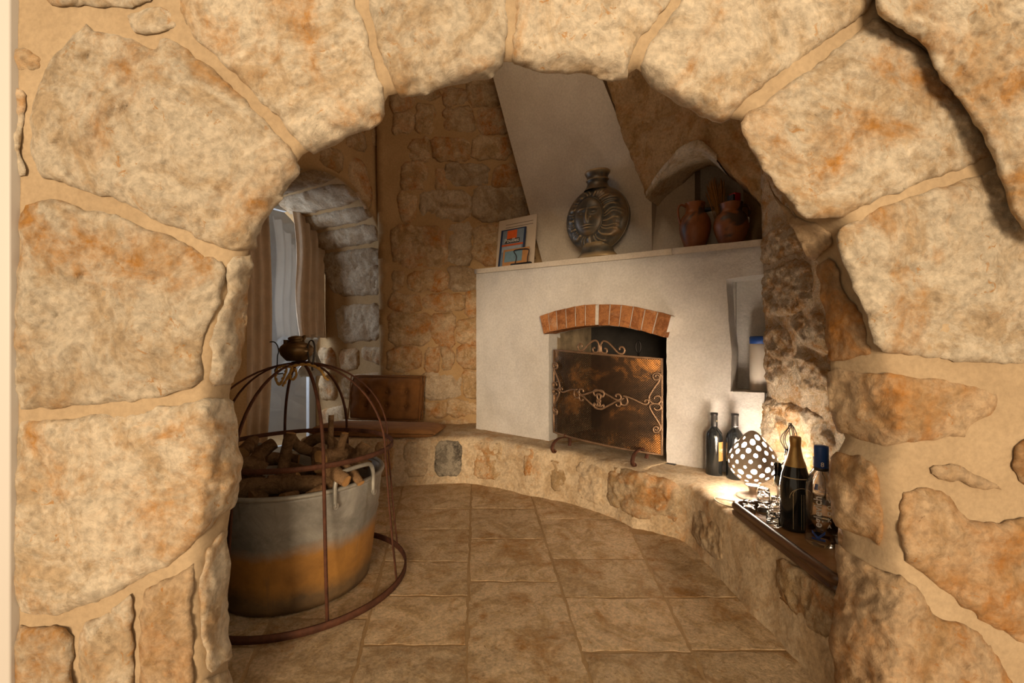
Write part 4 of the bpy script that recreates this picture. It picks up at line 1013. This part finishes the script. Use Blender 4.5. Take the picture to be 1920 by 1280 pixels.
# champagne
cb = bottle('champagne_bottle', 'dark sparkling wine bottle with gold foil neck on the tray', 'bottle', ont(.955, 1.535), .308, .046,
            [(0, .03), (.8, 0), (.97, .01), (1, .03), (1, .42), (.97, .50), (.86, .60), (.66, .70), (.48, .78), (.38, .86), (.33, .92), (.33, 1.0), (0, 1.0)], M['black_glass'])
v, f = lathe([(a * .0475, z * .309) for a, z in ((.70, .685), (.665, .70), (.485, .78), (.385, .86), (.345, .905), (.37, .915), (.36, .93), (.385, .945), (.375, .985), (.33, 1.0), (.01, 1.003))], 40, False); mk('gold_foil', v, f, M['gold'], cb)
wrap(cb, 'neck_band', .0450, -3.0, .2, .176, .179, M['goldline'])
rl = .0470
for a in (-2.25, -1.75, -1.6, -1.15, -1.0): wrap(cb, 'gold_line', rl, a, a + .028, .012, .128, M['goldline'], 2)
def arcline(rad, a_c, z0):
    v, f = [], []
    for k in range(15):
        b_ = math.pi * k / 14
        for rr in (rad, rad + .0013): v.append((rl * math.cos(a_c - rr * math.cos(b_) / rl), rl * math.sin(a_c - rr * math.cos(b_) / rl), z0 + rr * math.sin(b_)))
    for k in range(14): f.append((2 * k, 2 * k + 1, 2 * k + 3, 2 * k + 2))
    mk('gold_arc', v, f, M['goldline'], cb)
arcline(.026, -1.69, .122); arcline(.0355, -1.69, .112)
# vodka
vb_ = bottle('vodka_bottle', 'clear vodka bottle with blue cap beside the near arch edge', 'bottle', ont(.965, 1.42), .268, .043,
             [(0, .03), (.85, 0), (.98, .012), (1, .03), (1, .62), (.96, .68), (.80, .75), (.52, .82), (.40, .87), (.39, 1.0), (.30, 1.0), (.30, .88), (.42, .82), (.72, .745), (.88, .67), (.92, .60), (.92, .05), (0, .045)], M['glass'])
v, f = lathe([(.0005, .0125), (.0392, .0130), (.0392, .060), (.0005, .0605)], 40, False); mk('liquor', v, f, M['liquor'], vb_)
v, f = lathe([(.0175, .230), (.0195, .231), (.0195, .301), (.0185, .304), (.0005, .305)], 40, False); mk('cap', v, f, M['blue_cap'], vb_)
v, f = lathe([(.0190, .2285), (.0198, .229), (.0198, .238), (.0190, .2385)], 40, False); mk('cap_band', v, f, M['capsule'], vb_)
fa = math.atan2(-1.42, -.965)
wraptext(vb_, 'cap_print', '8', .020, .0199, fa + .15, .243, M['print_w'])
wraptext(vb_, 'brand_print', 'eglevich', .030, .0433, fa + .02, .110, M['print_w'], math.pi / 2, .0006)
wraptext(vb_, 'brand_initial', 'K', .050, .0435, fa + .22, .035, mat_plain('blue_print', (.03, .10, .40), .5), math.pi / 2, .001)
for i, ch in enumerate('VODKA'): wraptext(vb_, 'brand_letter', ch, .016, .0433, fa + .50, .140 - i * .019, M['print_w'], 0, .0003)
wraptext(vb_, 'crest_print', '* * *', .012, .0405, fa + .15, .164, M['print_w'], 0, .0006)
# glasses
def shot(loc, label, k=0):
    t = thing('shot_glass', label, 'glass', loc, 0, 'small glasses on the tray')
    v, f = lathe([(.020, 0), (.0225, 0), (.0225, .004), (.0200, .036), (.0185, .046), (.0005, .046), (.0005, .034), (.0165, .032), (.0190, .004)], 28, False)
    f.append(()) if False else None
    mk('glass_body', v, f, M['glass'], t); return t
g1 = onz(1404, 962, TB); g2 = onz(1432, 962, TB); g3 = onz(1458, 982, TB)
for (p, n_, lb) in ((g1, 1, ['upturned small glass nearest the far tray corner']), (g2, 2, ['lower upturned glass of the middle pair on the tray', 'upper upturned glass stacked on the middle pair']), (g3, 2, ['lower upturned glass of the pair beside the champagne bottle', 'upper upturned glass stacked beside the champagne bottle'])):
    for k in range(n_): shot((p.x, p.y, TB + k * .0465), lb[k])
shot((.895, 1.56, TB), 'upturned small glass partly hidden by the champagne bottle')
p = (1.025, 1.755); z0 = .256
fl_ = thing('flute_glass', 'narrow stemmed flute glass beside the dotted lamp', 'glass', (*p, z0))
v, f = lathe([(.0005, 0), (.022, 0), (.022, .002), (.004, .006), (.003, .07), (.006, .082), (.0125, .10), (.0135, .175), (.0125, .175), (.0115, .102), (.0005, .086)], 28, False); mk('glass_body', v, f, M['glass'], fl_)
v, f = lathe([(.0005, .0865), (.0105, .103), (.0112, .15), (.0005, .1505)], 24, False); mk('drink', v, f, mat_plain('olive_drink', (.16, .13, .05), .3), fl_)
p = (1.085, 1.775)
gv = thing('glass_carafe', 'clear glass carafe of dried twigs behind the champagne bottle', 'carafe', (*p, z0))
v, f = lathe([(.0005, 0), (.040, 0), (.042, .01), (.041, .10), (.033, .15), (.020, .185), (.019, .225), (.021, .228), (.019, .228), (.0165, .19), (.030, .15), (.038, .10), (.038, .012), (.0005, .010)], 36, False); mk('glass_body', v, f, M['glass'], gv)
rw = random.Random(5)
for i in range(7):
    a = rw.uniform(-1, 1); q = [(rw.uniform(-.012, .012), rw.uniform(-.012, .012), .03), (a * .008, rw.uniform(-.01, .01), .19), (a * .03, rw.uniform(-.02, .02), .26), (a * .018, rw.uniform(-.02, .02), .31), (-a * .006, 0, .325)]
    v, f = tube(spline(q, 5), .0018, 5); mk('twig', v, f, M['twig'], gv)
p = (1.105, 1.645)
sb = bottle('small_clear_bottle', 'small clear bottle with grey cap and blue label behind the vodka', 'bottle', (*p, TB if p[0] < 1.1 else TB), .20, .030, [(0, .01), (.9, 0), (1, .03), (1, .68), (.8, .78), (.45, .86), (.42, 1.0), (.34, 1.0), (.36, .86), (.88, .66), (.9, .04), (0, .035)], M['glass'])
v, f = lathe([(.0135, .182), (.0150, .183), (.0150, .212), (.0005, .213)], 24, False); mk('cap', v, f, M['capsule'], sb)
wrap(sb, 'blue_label', .0304, fa - .6, fa - .1, .10, .125, M['blue'], 6)

# ================================================================ CUSHIONS
def pillow(w, d, h, nx=44, ny=30, tufts=(), puff=.5, seed=0):
    v, f = [], []
    for s in (1, -1):
        b = len(v)
        for j in range(ny + 1):
            for i in range(nx + 1):
                x = -1 + 2 * i / nx; y = -1 + 2 * j / ny; e = ((1 - x ** 8) * (1 - y ** 8)) ** puff
                z = h * e
                for tx, ty in tufts: z -= h * .62 * math.exp(-(((x - tx) * w) ** 2 + ((y - ty) * d) ** 2) / .0007) + h * .16 * math.exp(-(((x - tx) * w) ** 2) / .0003) * math.exp(-(((y - ty) * d) ** 2) / .006)
                z += h * .12 * noise.noise(Vector((x * 4, y * 4, seed)))
                v.append((x * w * (1 - .02 * y * y + .012 * noise.noise(Vector((y * 5, seed, 1)))), y * d * (1 - .03 * x * x), s * max(z, .0015)))
        for j in range(ny):
            for i in range(nx): q = (b + j * (nx + 1) + i, b + j * (nx + 1) + i + 1, b + (j + 1) * (nx + 1) + i + 1, b + (j + 1) * (nx + 1) + i); f.append(q if s == 1 else tuple(reversed(q)))
    return v, f
bt = .292
cl0, cl1 = at(650, 786, 3.22), at(787, 786, 3.14); cw = (cl1 - cl0).length / 2; ch = ((at(700, 706, 3.2) - at(700, 788, 3.2)).length) / 2
cz_ = EYE + (640 - 747) / F * 3.2
cu = thing('back_cushion', 'brown tufted box cushion leaning upright against the back wall', 'cushion', ((cl0.x + cl1.x) / 2, 3.235, cz_ - ch), math.atan2(cl1.y - cl0.y, cl1.x - cl0.x))
tf = [(-.52, .28), (.04, .28), (.58, .28), (-.52, -.36), (.04, -.36), (.58, -.36)]
v, f = pillow(cw, ch, .045, tufts=tf, puff=.35, seed=2); tl_c = lambda p: Vector((p.x, -p.z + (p.y + ch) * .16, p.y + ch))
mk('cushion_body', [tl_c(Vector(p)) for p in v], f, M['cushion'], cu)
for tx, ty in tf:
    v, f = lathe([(.0005, .006), (.008, .004), (.011, 0), (.008, -.004), (.0005, -.005)], 14, False); mk('button', [tl_c(Vector((p[0] + tx * cw, p[1] + ty * ch, p[2] + .022))) for p in v], f, M['cushion'], cu)
pip = [(-cw, -ch), (0, -ch * 1.0), (cw, -ch), (cw * .985, 0), (cw, ch), (0, ch), (-cw, ch), (-cw * .985, 0)]
for s in (-1, 1):
    v, f = tube([tl_c(Vector((x * .985, y * .985, s * .030))) for x, y in resample(pip, .03)], .005, 6, closed=True); mk('piping', v, f, M['cushion'], cu)
sx0, sx1 = at(585, 800, 3.0).x, at(830, 800, 3.0).x
sc_ = thing('seat_cushion', 'flat tan canvas seat pad lying on the ledge below the tufted cushion', 'cushion', ((sx0 + sx1) / 2, 3.02, .287), -.10)
v, f = pillow((sx1 - sx0) / 2, .15, .032, puff=.6, seed=6); mk('pad_body', [(p[0], p[1], p[2] + .034) for p in v], f, M['pad'], sc_)
for s in (-1, 1):
    v, f = tube([((sx1 - sx0) / 2 * s * .97, y, .034) for y in np.linspace(-.14, .14, 6)], .006, 6); mk('seam', v, f, M['pad'], sc_)

# ================================================================ TUB, LOGS, CAGE
TC = Vector((-.82, 1.74, .006)); RB, RT, TH = .262, .312, .395
tub = thing('galvanised_tub', 'round galvanised metal tub with rusty orange lower half full of firewood', 'tub', TC)
pr = []
for k in range(25):
    q = k / 24; z = TH * q; r = RB + (RT - RB) * q ** .9
    for zz in (.03, .245, .275, .30): r += .0035 * math.exp(-((z - zz) / .006) ** 2)
    pr.append((r, z))
pr = [(RB - .03, .004), (RB - .006, 0)] + pr + [(RT - .012, TH - .004), (RT - .03, TH * .7), (RB - .01, .02), (.001, .02)]
v, f = lathe(pr, 96, False); mk('tub_body', v, f, M['tub'], tub)
v, f = tube([(RT * math.cos(a), RT * math.sin(a), TH) for a in np.linspace(0, 6.2832, 97)[:-1]], .0085, 8, closed=True)
zm_ = mat_plain('zinc_rim', (.30, .28, .24), .5, .35, var=.25, vs=20); mk('rolled_rim', v, f, zm_, tub)
for a0 in (-29, 151):
    a = math.radians(a0); c, s = math.cos(a), math.sin(a); tx, ty = -s, c; rr = RT + .010
    P = [(.085, 0.0, -.055), (.085, 0, -.02), (.083, .0, .025), (.066, .0, .055), (.03, 0, .062), (-.03, 0, .062), (-.066, 0, .055), (-.083, 0, .025), (-.085, 0, -.02), (-.085, 0, -.055)]
    pts = [(c * (rr + .0 - (p[0] ** 2) / (2 * RT)) + tx * p[0], s * (rr - (p[0] ** 2) / (2 * RT)) + ty * p[0], TH + p[2]) for p in P]
    v, f = tube(spline(pts, 4), .0075, 8); mk('handle', v, f, zm_, tub)
    for e in (-.085, .085):
        v, f = lathe([(.0005, .006), (.011, .005), (.012, 0), (.011, -.004)], 12, False)
        mk('handle_rivet', [(c * (RT + .004) + tx * e - tx * 0 + p[0] * tx, s * (RT + .004) + ty * e + p[0] * ty, TH - .05 + p[1]) for p in v], f, zm_, tub)
rl_ = random.Random(11)
def log(p, q, r, label, bend=.02, knob=0.0, k=[0]):
    k[0] += 1; p, q = Vector(p), Vector(q); d = q - p; L = d.length; t = thing('log', label, 'log', p, 0, 'firewood in the galvanised tub')
    side = d.cross(Vector((0, 0, 1))); side = side.normalized() if side.length > 1e-4 else Vector((1, 0, 0)); n = 14; up = side.cross(d.normalized())
    ph = rl_.uniform(0, 6); pts = []; rr = []
    for i in range(n + 1):
        u = i / n; pts.append(d * u + (side * math.cos(ph) + up * math.sin(ph)) * bend * math.sin(u * 3.14159)); rr.append(r * (1 - .18 * u + .10 * noise.noise(Vector((u * 4, k[0], 0))) + knob * math.exp(-((u - .12) / .1) ** 2)))
    v, f = tube(pts, rr, 12); caps = f[-2:]; f = f[:-2]
    v = [Vector(x) + Vector(x).normalized() * 0 + (Vector((noise.noise(Vector(x) * 30 + Vector((k[0], 0, 0))), noise.noise(Vector(x) * 30 + Vector((0, k[0], 5))), noise.noise(Vector(x) * 30 + Vector((3, 3, k[0])))))) * r * .22 for x in v]
    mk('bark', v, f, M['bark'], t)
    for cpf in caps: mk('cut_end', [v[i] for i in cpf], [tuple(range(len(cpf)))], M['cutwood'], t, smooth=False)
    return t
def lp3(px, py, Y): return at(px, py, Y)
LG = [((430, 922, 1.52), (632, 908, 1.58), .036, 'thick straight log lying along the front rim of the tub', .012),
      ((530, 900, 1.62), (546, 812, 1.66), .022, 'upright forked-looking stick rising in the middle of the pile', .01),
      ((540, 818, 1.70), (592, 848, 1.74), .022, 'short branch sloping right from the tallest stub', .015), ((592, 846, 1.74), (602, 880, 1.66), .026, 'stubby log pointing down behind the front cage rib', .0),
      ((478, 872, 1.62), (512, 832, 1.72), .028, 'pale rounded log left of the upright stick', .015), ((452, 852, 1.66), (476, 826, 1.84), .026, 'round log end beside the far tub handle', .0),
      ((446, 872, 1.58), (498, 880, 1.60), .030, 'log end low at the arch edge', .01), ((600, 860, 1.66), (650, 852, 1.74), .030, 'knotty log right of the front cage rib', .01),
      ((634, 858, 1.72), (646, 812, 1.74), .018, 'vertical stub standing on the knotty log', .006), ((570, 838, 1.86), (632, 836, 1.86), .024, 'arched dark branch at the back of the pile', -.035),
      ((618, 878, 1.56), (650, 902, 1.52), .026, 'short log with its cut end facing out near the right rim', .004), ((640, 866, 1.60), (676, 906, 1.56), .016, 'thin stick sloping down beside the tub handle', .004),
      ((640, 872, 1.66), (690, 868, 1.70), .014, 'thin stick pointing right inside the tub', .003), ((660, 872, 1.88), (686, 832, 1.90), .030, 'split log leaning at the far right of the tub', .0),
      ((500, 905, 1.58), (560, 895, 1.62), .026, 'dark log under the upright stick', .01), ((470, 935, 1.50), (500, 925, 1.54), .026, 'log end below the big front log', .0),
      ((530, 935, 1.47), (556, 928, 1.52), .020, 'small split chunk under the big front log', .0), ((578, 932, 1.49), (604, 914, 1.52), .018, 'pale split wedge beside the front cage rib', .0),
      ((540, 880, 1.80), (600, 885, 1.78), .030, 'shaded log in the depth of the pile', .01), ((600, 905, 1.62), (670, 890, 1.72), .030, 'shaded log beside the near handle', .01),
      ((430, 900, 1.66), (490, 905, 1.70), .030, 'shaded log behind the big front log', .01), ((560, 905, 1.60), (610, 900, 1.64), .024, 'shaded short log at the middle of the front', .01),
      ((500, 860, 1.85), (560, 862, 1.9), .028, 'shaded log at the back centre of the pile', .01), ((640, 838, 1.95), (690, 872, 1.9), .026, 'shaded log against the back right rim', .01)]
for a, b, r, lb, bd in LG: log(lp3(*a), lp3(*b), r, lb, bd)
log(at(619, 845, 1.78), at(621, 778, 1.80), .012, 'thin pale stick standing straight up in the pile', .002)
rl2 = random.Random(4); lv, lf = [], []
for i in range(26):
    a = rl2.uniform(0, 6.28); r = .27 * math.sqrt(rl2.random()); p = Vector((r * math.cos(a), r * math.sin(a), .27)); a2 = rl2.uniform(0, 6.28); dv = Vector((math.cos(a2) * .12, math.sin(a2) * .12, rl2.uniform(.0, .05)))
    if (p + dv).xy.length > .27: dv = -dv
    lv, lf = join((lv, lf), tube([p, p + dv * .5 + Vector((0, 0, .01)), p + dv], .03, 8))
o = thing('kindling', 'dark jumble of kindling filling the tub below the visible logs', 'kindling', TC); mm = mk('sticks', lv, lf, M['bark'], o); mm['kind'] = 'stuff'
# cage
CC_ = Vector((-.80, 1.727, .008)); cage = thing('wire_cage', 'rusty domed iron cage frame standing round the tub', 'cage', CC_)
def flatring(r, z, w, name, t=.004):
    v, f = lathe([(r - t, z), (r + t, z), (r + t, z + w), (r - t, z + w), (r - t, z)], 96, False); mk(name, v, f, M['rust'], cage)
flatring(.386, .0, .022, 'bottom_hoop'); flatring(.335, .485, .016, 'middle_hoop')
ZA = .812
for k in range(8):
    a = math.radians(-54 + 45 * k); c, s = math.cos(a), math.sin(a)
    pts = [(.383, .01), (.365, .17), (.35, .33), (.338, .485)] + [(.338 * math.cos(b) ** 1.0, .49 + (ZA - .49) * math.sin(b)) for b in np.linspace(.12, 1.5708, 14)]
    v, f = tube([(r * c, r * s, z) for r, z in pts], .0062, 6, flat=.55, up=(c * .9, s * .9, .1)); mk('rib', v, f, M['rust'], cage)
v, f = lathe([(.0005, ZA - .012), (.03, ZA - .008), (.034, ZA + .004), (.0005, ZA + .008)], 24, False); mk('crown', v, f, M['rust'], cage)
a = math.radians(-88); v, f = boxvf(-.012, .012, -.006, .006, -.010, .012, .002)
cx_, cy_ = at(454, 876, 1.42).x - CC_.x, at(454, 876, 1.42).y - CC_.y
L_ = math.hypot(cx_, cy_); cx_, cy_ = cx_ / L_ * .337, cy_ / L_ * .337; ang_ = math.atan2(cy_, cx_) + math.pi / 2
mk('brass_clip', [(cx_ + p.x * math.cos(ang_) - p.y * math.sin(ang_), cy_ + p.x * math.sin(ang_) + p.y * math.cos(ang_), .493 + p.z) for p in v], f, mat_plain('clip_brass', (.50, .27, .05), .4, .6), cage)
# old oil lamp on the crown
kb = at(556, 677, 1.70); kt = thing('oil_lamp', 'squat tarnished brass oil lamp sitting on top of the cage', 'oil lamp', Vector((CC_.x + .0, 1.70, CC_.z + ZA + .008)))
kt.location.x = kb.x
v, f = lathe([(.0005, 0), (.034, 0), (.040, .006), (.054, .022), (.058, .034), (.060, .042), (.056, .052), (.046, .062), (.030, .068), (.026, .072), (.026, .078), (.030, .080), (.029, .086), (.016, .092), (.0005, .094)], 48, False)
mk('font', v, f, M['brass'], kt)
v, f = lathe([(.0005, .012), (.009, .012), (.009, 0), (.010, -.004)], 16, False); mk('filler_cap', [(p[0] - .034, p[1] - .01, p[2] + .066) for p in v], f, M['brass'], kt)
v, f = tube(spline([(.018, 0, .07), (.024, -.004, .088), (.034, -.004, .092), (.030, -.004, .084), (.024, 0, .07)], 4), .004, 6); mk('wick_claw', v, f, M['brass'], kt)
v, f = tube(spline([(-.095, -.01, .070), (-.078, -.01, .070), (-.066, -.01, .056), (-.062, -.01, .034), (-.066, -.01, .018), (-.068, -.01, -.02), (-.076, -.01, -.034), (-.070, -.01, -.048), (-.045, -.01, -.046)], 5), .0022, 6); mk('wire_hook', v, f, M['iron'], kt)
v, f = tube(spline([(.052, -.02, .058), (.060, -.022, .074), (.070, -.022, .074), (.076, -.02, .055), (.074, -.018, .02), (.066, -.016, -.02), (.066, -.014, -.035)], 6), .006, 6, flat=.35); mk('bracket', v, f, M['iron'], kt)
v, f = tube(spline([(.052, -.02, .058), (.053, -.02, .02), (.060, -.02, -.02)], 6), .006, 6, flat=.35); mk('bracket', v, f, M['iron'], kt)
rp = thing('rope_tie', 'ochre rope loops tied round the top of the cage', 'rope', Vector((kb.x, 1.67, CC_.z + ZA - .03)))
for pts in ([(-.02, -.02, .02), (-.044, -.02, .012), (-.052, -.02, -.02), (-.038, -.02, -.046), (-.024, -.02, -.02), (-.014, -.02, .008), (-.02, -.02, .02)], [(-.02, -.02, .02), (.01, -.022, .014), (-.008, -.02, -.02), (-.026, -.02, -.052)], [(.006, -.02, .012), (.0, -.02, -.018), (.012, -.02, -.026), (.022, -.02, -.01), (.018, -.02, .012)], [(.01, -.02, .022), (.06, -.01, .026), (.10, .0, .008), (.118, .0, -.02), (.13, 0, -.03)]):
    sp = spline(pts, 8)
    for ph in (0, 3.14159):
        tw = [p + Vector((math.cos(i * .9 + ph), 0, math.sin(i * .9 + ph))) * .0028 for i, p in enumerate(sp)]
        v, f = tube(tw, .0032, 5); mk('rope_strand', v, f, M['rope'], rp)

# ================================================================ sub-parts: hang small pieces on the part they belong to
SUB = {'button': 'cushion_body', 'piping': 'cushion_body', 'seam': 'pad_body', 'capsule_seal': 'capsule', 'capsule_band': 'capsule', 'label_print': 'front_label', 'label_line': 'front_label',
       'cap_band': 'cap', 'cap_print': 'cap', 'brand_print': 'glass_body', 'brand_initial': 'glass_body', 'brand_letter': 'glass_body', 'crest_print': 'glass_body', 'gold_line': 'glass_body', 'gold_arc': 'glass_body',
       'neck_band': 'glass_body', 'blue_label': 'glass_body', 'cover_photo': 'cover', 'cover_print': 'cover', 'title': 'cover', 'text_line': 'cover', 'picture': 'cover', 'glaze_chip': 'body', 'filler_cap': 'font', 'wick_claw': 'font',
       'glowing_liner': 'shade', 'handle_rivet': 'handle', 'foot_post': 'foot', 'scroll': 'mesh_panel', 'crest_scroll': 'frame', 'ring_handle': 'shaft', 'arch_mortar': 'front_wall', 'brick': 'front_wall'}
for root in [o for o in scene.objects if o.parent is None and o.type == 'EMPTY']:
    kids = list(root.children); by = {}
    for c in kids: by.setdefault(c.name.split('.')[0], []).append(c)
    for c in kids:
        b = c.name.split('.')[0]
        if b in SUB and SUB[b] in by:
            opts = by[SUB[b]]; cc = sum((Vector(q) for q in c.bound_box), Vector()) / 8
            c.parent = min(opts, key=lambda o: (sum((Vector(q) for q in o.bound_box), Vector()) / 8 - cc).length)
